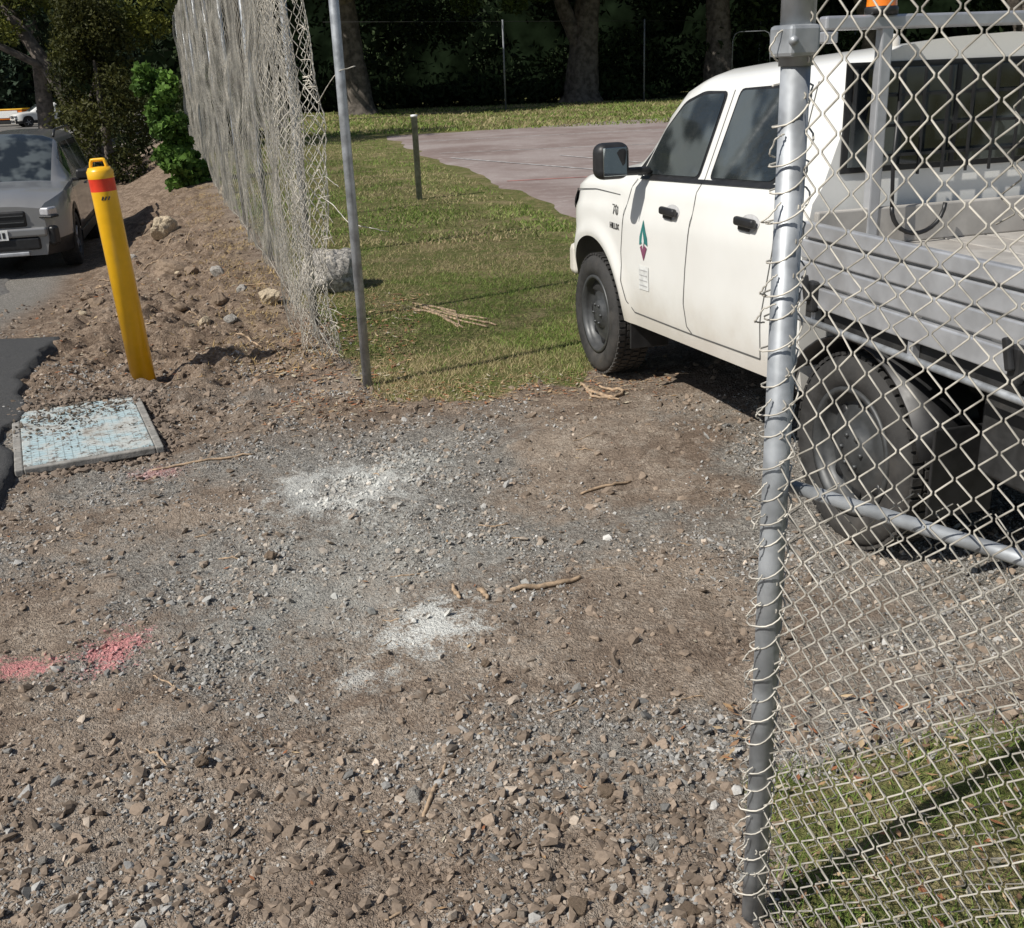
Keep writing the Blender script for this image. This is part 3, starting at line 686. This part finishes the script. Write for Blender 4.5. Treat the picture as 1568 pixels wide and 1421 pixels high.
t=np.linspace(0,np.pi,14);tube_obj('strap_loop',np.stack([np.full(14,HS-.05),.42+.11*np.cos(t),1.15-.10*np.sin(t)],-1),.008,mBlack,8,tr)
tube_obj('strap_tail',np.array([(HS-.05,.53,1.15),(HS-.05,.54,1.3),(HS-.03,.52,1.5)]),.007,mBlack,8,tr)
bc=empty('beacon');bc.parent=tr;bc.location=(HS,.60,1.778)
lathe('base',[(0,0),(.055,0),(.055,.02),(.05,.025)],mBlack,24,bc);lathe('lens',[(.05,.025),(.047,.07),(.036,.095),(0,.10)],mOrange,24,bc)
lathe('roof_knob',[(.03,0),(.03,.03),(.02,.045),(0,.048)],mWhite,16,tr).location=(.62,.38,1.675)
# ------------------------------------------------------------------ SUV
def suv(name,loc,heading,paint,scale=1.,rails=True):
    h=Vector((*heading,0)).normalized();lft=Vector((-h.y,h.x,0))
    M=Matrix(((h.x,lft.x,0,loc[0]),(h.y,lft.y,0,loc[1]),(0,0,1,loc[2]),(0,0,0,1)))@Matrix.Scale(scale,4)
    e=empty(name,mat=M);W=.91
    S=[-.95,-.92,-.80,-.5,-.42,-.1,.25,.55,.62,.95,1.3,1.42,1.5,1.7,1.9,2.1,2.3,2.42,2.5,2.7,2.9,3.1,3.25,3.4,3.5,3.56]
    S=sorted(set(S+[round(c+x,3) for c in(0,2.67) for x in np.linspace(-.39,.39,13)]))
    def sec(s):
        zl=.27
        for c in(0,2.67):
            q=.39**2-(s-c)**2
            if q>0:zl=max(zl,.36+math.sqrt(q))
        e_=.0
        if s>3.0:e_=.26*((s-3.0)/.56)**2.2
        if s<-.6:e_=.12*((-.6-s)/.35)**2
        zs=float(np.interp(s,[-1,2.4,3.0,3.3,3.5,3.56],[1.06,1.04,1.0,.95,.88,.82]))
        pts=[]
        for t in np.linspace(0,1,8):
            z=zl+(zs-zl)*t;i_=.05*max(0,.45-z)/.2+.03*t**4
            pts.append((W-i_-e_,z))
        k=float(np.interp(s,[-.95,-.80,-.5,1.5,1.9,2.42],[.1,.75,1,1,.6,0]))
        for q,(i_,z) in enumerate([(.05,1.10),(.10,1.22),(.17,1.42),(.215,1.53),(.27,1.59),(.40,1.64),(.65,1.67),(.91,1.68)]):
            zb=zs+.02+.05*min(1,i_/.5);pts.append(((W-i_)*(W-e_)/W,zb*(1-k)+z*k))
        return pts
    def mf(i,j):
        s=(S[i]+S[i+1])/2
        if j<2: return 2
        if 8<=j<=10 and -.42<s<1.95 and not .55<s<.62: return 1
        if j>=12 and 1.5<s<2.42: return 1
        if j>=12 and s<-.55 and s>-.9:return 1
        return 0
    loft('body',S,sec,mf,[paint,mGlass,mBlack],e)
    for n_,(s,y,sd) in {'wheel_fl':(2.67,.79,1),'wheel_fr':(2.67,-.79,-1),'wheel_rl':(0,.79,1),'wheel_rr':(0,-.79,-1)}.items():
        wheel(n_,e,(s,y,.355),R=.355,w=.23,side=sd,rim=.23,holes=5,mat=mBlack,spokes=True)
    box('underbody',(1.3,0,.42),(4.2,1.5,.25),mChassis,e,.03)
    box('grille',(3.555,0,.73),(.06,.86,.20),mBlack,e,.03);
    for z in(.69,.77): box('grille_bar',(3.592,0,z),(.012,.80,.014),mSteelW,e,.003)
    box('badge',(3.595,0,.735),(.012,.14,.06),mAlu,e,.01)
    box('lower_intake',(3.55,0,.42),(.08,1.1,.16),mBlack,e,.03);box('skid_plate',(3.56,0,.30),(.08,.8,.05),mAlu,e,.015)
    box('bumper',(3.555,0,.56),(.09,1.30,.12),paint,e,.035)
    box('number_plate',(3.61,0,.545),(.010,.38,.125),mWhiteP,e,.002)
    for i in range(6): box('plate_char',(3.617,-.14+.056*i,.545),(.003,.032,.07),mBlack,e)
    for sd in(1,-1):
        box('headlight',(3.45,sd*.60,.80),(.20,.34,.11),mLamp,e,.03,(0,0,-sd*.45));box('drl_trim',(3.49,sd*.63,.74),(.17,.32,.03),mBlack,e,.01,(0,0,-sd*.45))
        box('fog_housing',(3.47,sd*.66,.50),(.14,.22,.24),mBlack,e,.04,(0,0,-sd*.45));
        m_=box('mirror',(1.98,sd*1.02,1.12),(.12,.20,.15),mBlack,e,.04);box('mirror_arm',(2.0,sd*.90,1.06),(.06,.12,.04),mBlack,e,.01)
        if rails:tube_obj('roof_rail',np.array([(-.5,sd*.64,1.64),(-.3,sd*.64,1.70),(1.2,sd*.64,1.70),(1.4,sd*.64,1.62)]),.018,mBlack,8,e)
        box('door_handle_f',(.72,sd*.905,.92),(.16,.03,.03),paint,e,.01);box('cladding',(1.33,sd*.895,.33),(1.85,.04,.14),mBlack,e,.015)
        tube_obj('wiper',np.array([(2.40,sd*.1+.25,1.10),(2.1,sd*.1-.1,1.26)]),.008,mBlack,6,e)
        for c_ in(0,2.67):
            a=np.linspace(math.radians(-8),math.radians(188),24);V=[]
            for t in a:
                for rr_ in(.375,.435): V.append((c_+rr_*math.cos(t),sd*.918,.36+rr_*math.sin(t)))
            mk('arch_trim',V,[(2*i,2*i+1,2*i+3,2*i+2) for i in range(23)],[mBlack],parent=e)
    return e
suv('parked_car',(-6.62-.25*2.67,14.39+.968*2.67,-.60),(.25,-.968),mGreyCar)
suv('parked_car',(-35.5,91,-1.14),(-.80,-.6),mWhite,1.05,False)
tb=empty('skip_bin',(-40.6,93,-1.15));box('bin_body',(0,0,.9),(3.0,1.5,.75),mOrange,tb,.05);box('bin_base',(0,0,.35),(2.8,1.4,.3),mBlack,tb,.05);box('bin_panel',(0,-.78,.95),(2.2,.03,.55),mWhiteP,tb,.01);box('bin_lid',(0,0,1.32),(3.1,1.6,.10),mYel,tb,.04)
# ------------------------------------------------------------------ foliage
def leaves(name,blobs,size,ca,cb,mat=mLeaf,parent=None,shell=.5,asp=.45):
    Vs=[];Cs=[]
    ca=np.array(ca);cb=np.array(cb)
    for (cx,cy,cz,rx,ry,rz,n) in blobs:
        n=int(n);v=rng.normal(size=(n,3));v/=np.linalg.norm(v,axis=1,keepdims=True);r=rng.random((n,1))**(1/3)*(1-shell)+shell*rng.random((n,1))**.3
        r=np.clip(r,0,1);P=v*r*(.75+.5*fb(v[:,0]*2+cx,v[:,1]*2+v[:,2]*2,1.5,2,int(abs(cx*7+cz*3))%40)[:,None])*np.array([rx,ry,rz])+np.array([cx,cy,cz])
        a=rng.normal(size=(n,3));a/=np.linalg.norm(a,axis=1,keepdims=True);b_=np.cross(a,rng.normal(size=(n,3)));b_/=np.linalg.norm(b_,axis=1,keepdims=True)
        s=size*rng.uniform(.5,1.3,(n,1));a=a*s;b_=b_*s*asp
        Vs.append(np.stack([P-a,P-b_*.9,P+a,P+b_*.9],1))
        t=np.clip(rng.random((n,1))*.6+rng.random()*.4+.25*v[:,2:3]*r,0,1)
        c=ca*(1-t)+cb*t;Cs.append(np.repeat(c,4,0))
    V=np.concatenate(Vs).reshape(-1,3);C=np.concatenate(Cs)
    Fq=np.arange(len(V)).reshape(-1,4)
    return mk(name,V,Fq,[mat],col=C,parent=parent)
def trunk(name,pts,rad,mat,parent,sides=14,rough=.12,flute=0):
    pts=np.array(pts,float);m=len(pts)*5;t=np.linspace(0,len(pts)-1,m)
    P=np.stack([np.interp(t,np.arange(len(pts)),pts[:,i]) for i in range(3)],-1);r=np.interp(t,np.arange(len(pts)),rad)
    V,F=tubes(P,r,sides);Vr=V.reshape(m,sides,3);c=P[:,None,:]
    k=1+rough*(rng.random((m,sides,1))-.5)+flute*np.sin(np.arange(sides)*2*np.pi*5/sides)[None,:,None]
    Vr=c+(Vr-c)*k
    return mk(name,Vr.reshape(-1,3),F,[mat],parent=parent,smooth=True)
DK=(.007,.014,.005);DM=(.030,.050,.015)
def gum(x,y,r,lean=0,hgt=15,fork=True,seed=0):
    g=empty('eucalyptus_tree',(x,y,0));rr=random.Random(seed)
    trunk('trunk',[(0,0,-.3),(0,0,.5),(lean*.2,0,2.5),(lean*.5,0,5),(lean,.5,9),(lean*1.2,.5,hgt)],[r*1.7,r*1.15,r*.9,r*.8,r*.55,r*.15],mBarkG,g,28,.14,.07)
    bl=[]
    if fork: trunk('fork',[(lean*.2,0,2.2),(lean*.2-.9,-.1,4.2),(lean*.2-2.2,-.3,7.5)],[r*.6,r*.5,r*.3],mBarkG,g,14)
    for i in range(7):
        a=rr.uniform(0,6.28);z0=rr.uniform(4.5,8);L=rr.uniform(3,5.5)
        e=(lean*.6+L*math.cos(a),L*math.sin(a)-1,z0+L*.7)
        trunk('limb_%d'%i,[(lean*.5,0,z0),(lean*.5+L*.5*math.cos(a),L*.5*math.sin(a)-.5,z0+L*.5),e],[r*.38,r*.25,r*.08],mBarkG,g,10)
        bl.append((*e,2.8,2.8,1.6,600))
    for i in range(10):
        bl.append((rr.uniform(-5,5),rr.uniform(-8,3),rr.uniform(7.5,14),3,3,1.7,600))  # unseen clumps added above view, spread forward to shade the trees behind
    leaves('crown',bl,.40,DK,(.06,.085,.025),mLeafD,parent=g)
gum(-6.4,51.5,.62,-.6,seed=1,fork=False);gum(4.3,57,.75,.8,seed=2);gum(11.5,58,.7,-.4,seed=3,fork=False);gum(-12.5,55,.5,.3,seed=4);gum(19,57,.6,.3,seed=5);gum(27,58,.6,.3,seed=6)
bl=[]
for i in range(140):
    x=rng.uniform(-19,40);y=rng.uniform(58.5,66);z=rng.uniform(0,9);bl.append((x,y,z,rng.uniform(1.5,3),1.5,rng.uniform(1,2.4),380))
for i in range(40):
    x=rng.uniform(-18,38);bl.append((x,rng.uniform(57,59.5),rng.uniform(.1,.8),rng.uniform(1,2.2),1,rng.uniform(.5,1.0),350))
leaves('understorey_shrubs',bl,.22,DK,DM,mLeafD)
bl=[(rng.uniform(-12,24),rng.uniform(50,54),rng.uniform(4.4,6.0),rng.uniform(.6,1.4),.7,rng.uniform(.3,.6),240) for i in range(16)]
leaves('hanging_foliage',bl,.16,(.02,.035,.01),(.10,.14,.03))
bl=[]
for i in range(130):
    x=rng.uniform(-85,-18);bl.append((x,rng.uniform(99,108),rng.uniform(-1,15),rng.uniform(2,4),2,rng.uniform(1.5,3),300))
leaves('distant_tree_line',bl,.5,(.008,.017,.010),(.03,.052,.028),mLeafD)
mHill=simple('wooded_hill',(.006,.010,.005),1.,var=.6,scale=.6,spec=0)
def wall(name,pts,h,amp,seed):
    nx_,nz_=160,30;t=np.linspace(0,1,nx_);P=np.array(pts,float);tt=t*(len(P)-1)
    bx=np.interp(tt,np.arange(len(P)),P[:,0]);by=np.interp(tt,np.arange(len(P)),P[:,1])
    A,B=np.meshgrid(np.arange(nx_),np.arange(nz_))
    topo=h*(.85+.3*fb(bx,by,.15,3,seed))
    z=-2+B/(nz_-1)*(topo[A]+2);n_=(fb(bx[A]+by[A],z,.35,3,seed)-.5)*amp
    V=np.stack([bx[A],by[A]+n_+B*.25,z],-1).reshape(-1,3);i=np.arange(nx_*nz_).reshape(nz_,nx_)
    mk(name,V,np.stack([i[:-1,:-1],i[:-1,1:],i[1:,1:],i[1:,:-1]],-1).reshape(-1,4),[mHill],smooth=True)
wall('wooded_hillside',[(-22,70),(60,68)],24,4,1);wall('wooded_hillside',[(-140,112),(-10,112)],34,6,2)
wt=empty('wattle_tree',(-10.4,29,-.9))
trunk('trunk',[(0,0,-.2),(-.3,0,1.5),(-1.0,0,3.0),(-2.2,.3,5),(-3,.5,7.5)],[.30,.22,.18,.13,.05],mBark,wt,12)
trunk('limb_a',[(-.3,0,1.5),(.4,-.2,3),(.6,-.2,5.5),(.4,0,8)],[.15,.12,.08,.03],mBark,wt,10)
trunk('limb_b',[(-1.0,0,3.0),(-2.4,-.8,3.9),(-4,-1.2,4.6)],[.10,.07,.02],mBark,wt,8)
bl=[]
for i in range(85):
    x=rng.uniform(-5.2,2.4);z=rng.uniform(3.3,9.5)-(.7 if x<-2 else 0)+ (0.4 if x>0 else 0);bl.append((x,rng.uniform(-2.5,2.5),z,rng.uniform(.5,1.1),.8,rng.uniform(.3,.6),380))
leaves('crown',bl,.085,(.03,.045,.010),(.22,.23,.045),parent=wt)
cs=empty('cypress_shrub',(-9.6,27.2,-.75));bl=[]
for i in range(46):
    z=rng.uniform(.1,4.2);w_=1.15*(1-(z/5)**2);a=rng.uniform(0,6.28);bl.append((w_*math.cos(a)*.85,w_*math.sin(a)*.8,z,.5,.5,.5,420))
leaves('crown',bl,.06,(.012,.020,.005),(.085,.085,.022),parent=cs);trunk('trunk',[(0,0,-.2),(0,0,1.5),(0,0,3)],[.14,.10,.03],mBark,cs,8)
bl=[]
for i in range(60):
    bl.append((rng.uniform(-27,-17),rng.uniform(44,52),rng.uniform(2.5,11),1.6,1.6,1.1,300))
ot=empty('eucalyptus_tree',(0,0,0));leaves('crown',bl,.2,(.008,.016,.008),(.04,.06,.025),mLeafD,parent=ot)
for x in(-19.5,-24): trunk('stem_%d'%abs(int(x)),[(x,48,-1.2),(x+.3,48,3),(x-.4,48,9)],[.4,.3,.15],mBark,ot,10)
bl=[(-8.3,31,.2,.9,.8,.7,1500),(-7.2,34,.4,1.2,1,.9,1500),(-9.5,36,.6,1.6,1.2,1.4,2500),(-12,38,.6,1.8,1.2,1.8,2500),(-11.5,33,.0,1.2,1,1,1800)]
leaves('garden_shrub',bl,.10,(.015,.024,.008),(.05,.065,.02))
iv=empty('ivy_plant',(-5.50,19.6,-.15));bl=[]
for i in range(36):
    z=i/35*2.0;bl.append((rng.uniform(-.26,.20)-.18*z,rng.uniform(-.3,.2),z+rng.uniform(-.1,.1),.27-.05*z,.25,.18,230))
leaves('leaves',bl,.055,(.03,.065,.014),(.17,.30,.06),parent=iv,asp=.9);trunk('stem',[(0,0,-.1),(-.15,0,1),(-.35,0,1.8)],[.03,.025,.01],mBark,iv,6)
# ------------------------------------------------------------------ back fence and goal frame
bf=empty('back_fence')
pp=[(.35,48.5),(7.1,54.1),(13.9,59.7),(20.7,65.3)]
for i,(x,y) in enumerate(pp): tube_obj('post_%d'%i,np.array([(x,y,-.1),(x,y,1.8),(x,y,3.67)]),.04,mGalvD,8,bf)
for hh in(3.6,.1): tube_obj('rail',np.array([(-6.4,42.9,hh)]+[(*q_,hh) for q_ in pp]),.010,mChassis,5,bf)
gf=empty('goal_frame',(12.2,54,0));P=[]
for x,z in[(-.9,0),(-.9,2.6),(-.8,2.85),(-.6,2.95),(.6,2.95),(.8,2.85),(.9,2.6),(.9,0)]:P.append((x,0,z))
tube_obj('hoop',np.array(P),.025,mGalvD,8,gf)
# ------------------------------------------------------------------ grass
def blades(name,n,y0,y1,hw,hmin,hmax,wd,dens=None,xr=None,pw=1):
    u=rng.random(n*3);y=y0*(y1/y0)**u
    x=rng.uniform(-1,1,n*3)*(.60*y+.3) if xr is None else rng.uniform(xr[0],xr[1],n*3)
    m=grassmask(x,y)*(rng.random(n*3)<np.clip(fb(x,y,2.2,3,77)*2.6-.6,.08,1))
    k=(m>.35)&(dleft(x,y)<.15)
    e=(x-.95)*(31.6-11.4)-(y-11.4)*(-3.6-.95)
    k&=~((e>0)&(y<33)&(y>11));x=x[k][:n];y=y[k][:n];n=len(x)
    z=terr(x,y);a=rng.uniform(0,6.28,n);h=rng.uniform(hmin,hmax,n);w=wd*rng.uniform(.6,1.3,n)
    lx=rng.normal(0,.7,n)*h;ly=rng.normal(0,.7,n)*h
    ca,sa=np.cos(a)*w,np.sin(a)*w
    V=np.stack([np.stack([x-ca,y-sa,z],-1),np.stack([x+ca,y+sa,z],-1),np.stack([x+lx,y+ly,z+h],-1)],1)
    t=fb(x,y,.8,4,91)[:,None];t2=rng.random((n,1))
    g=np.array([.135,.215,.045])*(1-t2)+np.array([.25,.32,.08])*t2
    dry=np.array([.45,.37,.21])
    spots=.55*np.exp(-(((x+.35)/.5)**2+((y-10.8)/1.5)**2))+.6*np.exp(-(((x+.6)/.25)**2+((y-6.3)/.7)**2))+.4*np.exp(-(((x+.3)/.4)**2+((y-12.6)/1.0)**2))
    f=np.clip((t-.46)*6,0,.8)+ (rng.random((n,1))<.18)*.6+spots[:,None]
    f=np.clip(f,0,1)*(rng.random((n,1))<.85);c=g*(1-f)+dry*f
    return mk(name,V.reshape(-1,3),np.arange(3*n).reshape(-1,3),[mGrass],col=np.repeat(c,3,0))
blades('lawn_grass',95000,5.3,11,0,.012,.032,.003)
blades('lawn_grass',60000,11,34,0,.02,.05,.009)
blades('verge_grass',11000,1.0,2.5,0,.012,.05,.0018,xr=(.42,1.7))
blades('field_grass',25000,33,56,0,.05,.12,.03)
n=8000;t=rng.uniform(0,13,n);dd=np.abs(rng.normal(.15,.40,n));x=F0[0]+FD[0]*t+FL[0]*dd;y=F0[1]+FD[1]*t+FL[1]*dd
k=fb(x,y,2,2,55)>.45;x,y=x[k],y[k];n=len(x);z=terr(x,y)
a=rng.uniform(0,6.28,n);ln=rng.uniform(.02,.07,n)*.8;dx,dy=np.cos(a)*ln,np.sin(a)*ln;h=rng.uniform(0,.05,n)
V=np.stack([np.stack([x-dy*.08,y+dx*.08,z+.002],-1),np.stack([x+dy*.08,y-dx*.08,z+.002],-1),np.stack([x+dx,y+dy,z+h],-1)],1)
tt=rng.random((n,1));c=np.array([.46,.34,.16])*(1-tt)+np.array([.22,.15,.07])*tt
mk('dry_straw',V.reshape(-1,3),np.arange(3*n).reshape(-1,3),[mLitter],col=np.repeat(c,3,0))
def litter(name,x,y,smin,smax,lift=.006):
    n=len(x);z=terr(x,y)+lift;a=rng.uniform(0,6.28,n);s=rng.uniform(smin,smax,n);w=s*rng.uniform(.18,.45,n)
    ux,uy=np.cos(a),np.sin(a);t1=rng.uniform(-.3,.5,n)*s;t2=rng.uniform(0,.35,n)*w
    V=np.stack([np.stack([x-ux*s,y-uy*s,z+0*s],-1),np.stack([x-uy*w,y+ux*w,z+t2],-1),np.stack([x+ux*s,y+uy*s,z+np.abs(t1)],-1),np.stack([x+uy*w,y-ux*w,z+.001],-1)],1)
    pal=np.array([(.40,.26,.14),(.28,.17,.10),(.48,.36,.22),(.33,.14,.07),(.20,.13,.08),(.45,.40,.30)]);c=pal[rng.integers(0,6,n)]*rng.uniform(.7,1.1,(n,1))
    mk(name,V.reshape(-1,3),np.arange(4*n).reshape(-1,4),[mLitter],col=np.repeat(c,4,0))
n=1300;x=rng.uniform(-1.3,.9,n);y=5.62+.12*x+rng.normal(0,.16,n);litter('leaf_litter',x,y,.006,.022)
n=900;x=rng.uniform(-1.5,-.6,n);y=rng.uniform(5.9,8.5,n);litter('leaf_litter',x,y,.01,.035)
n=350;yy=rng.uniform(1.4,5.5,n);x=rng.uniform(-.6,.5,n)*yy;litter('leaf_litter',x,yy,.004,.014)
n=650;x=rng.uniform(.5,1.5,n);yy=rng.uniform(1.2,2.5,n);litter('leaf_litter',x,yy,.006,.022,.02)
n=1300;t=rng.uniform(0,12,n);dd=rng.uniform(.1,2,n);litter('leaf_litter',F0[0]+FD[0]*t+FL[0]*dd,F0[1]+FD[1]*t+FL[1]*dd,.01,.035)
def stick(name,pts,r,mat=mWood):
    pts=np.array(pts,float);t=np.linspace(0,len(pts)-1,len(pts)*5);P=np.stack([np.interp(t,np.arange(len(pts)),pts[:,i]) for i in range(2)],-1)
    P+=rng.normal(0,r*.3,P.shape);z=terr(P[:,0],P[:,1])+r*.9;rad=r*(.5+.5*np.sin(np.linspace(.3,2.9,len(P))))
    tube_obj(name,np.column_stack([P,z]),rad,mat,6)
stick('stick',[(-.02,3.17),(.1,3.22),(.22,3.27)],.010);stick('stick',[(-.13,3.2),(-.10,3.14)],.010);stick('stick',[(-.22,3.26),(-.19,3.16)],.008)
for i in range(7): stick('bark_strip',[(-.62+rng.uniform(-.1,.1),7.9+rng.uniform(-.2,.2)),(-.45+rng.uniform(-.1,.1),7.6+rng.uniform(-.1,.1)),(-.2+rng.uniform(-.2,.15),7.25+rng.uniform(-.25,.2))],.010)
stick('bark_strip',[(.40,5.70),(.46,5.50),(.55,5.35)],.011);stick('bark_strip',[(.55,5.36),(.62,5.5),(.50,5.62)],.010);stick('bark_strip',[(.42,5.6),(.44,5.40),(.58,5.33)],.008)
for i in range(45):
    yy=rng.uniform(1.6,6);x=rng.uniform(-.5,.4)*yy;a=rng.uniform(-.6,.6);l=rng.uniform(.03,.14);stick('twig',[(x,yy),(x+l*math.cos(a)*.5,yy+l*math.sin(a)*.5),(x+l*math.cos(a),yy+l*math.sin(a)+rng.uniform(-.02,.02))],rng.uniform(.0015,.0035))
for i in range(30):
    t=rng.uniform(.3,9);dd=rng.uniform(.2,1.8);x,yy=F0+FD*t+FL*dd;a=rng.uniform(0,3.1);l=rng.uniform(.08,.3);stick('twig',[(x,yy),(x+l*math.cos(a)*.5,yy+l*math.sin(a)*.5+.02),(x+l*math.cos(a),yy+l*math.sin(a))],rng.uniform(.004,.009))
stick('stick',[(-.20,2.28),(-.225,2.16),(-.25,2.05)],.006);stick('stick',[(-1.65,4.55),(-1.4,4.62),(-1.2,4.68)],.006);stick('stick',[(.28,4.05),(.40,4.12),(.5,4.2)],.007)
# ------------------------------------------------------------------ world, sun, camera
el=47;az=Vector((-.84,-.55,0)).normalized();sd=Vector((az.x*math.cos(math.radians(el)),az.y*math.cos(math.radians(el)),math.sin(math.radians(el))))
w=D.worlds.new('World');scn.world=w;w.use_nodes=True;nt=w.node_tree;sk=nt.nodes.new('ShaderNodeTexSky');sk.sky_type='NISHITA';sk.sun_disc=False
sk.sun_elevation=math.radians(el);sk.sun_rotation=math.atan2(az.x,az.y);nt.links.new(sk.outputs[0],nt.nodes['Background'].inputs[0]);nt.nodes['Background'].inputs[1].default_value=.07
l=D.lights.new('sun','SUN');l.energy=5.0;l.angle=math.radians(.5);l.color=(1,.955,.88);lo=D.objects.new('sun',l);COL.objects.link(lo);lo.rotation_euler=(-sd).to_track_quat('-Z','Y').to_euler()
cam=D.cameras.new('camera');co=D.objects.new('camera',cam);COL.objects.link(co);scn.camera=co
cam.sensor_width=36;cam.sensor_fit='HORIZONTAL';cam.lens=36*1620/1568;cam.clip_start=.05;cam.clip_end=2000
co.matrix_world=Matrix.Translation((0,0,1.65))@(Matrix.Rotation(math.pi/2-math.radians(20.4),4,'X')@Matrix.Rotation(math.radians(-2.3),4,'Z'))
scn.view_settings.view_transform='Standard';scn.view_settings.look='None';scn.view_settings.exposure=0
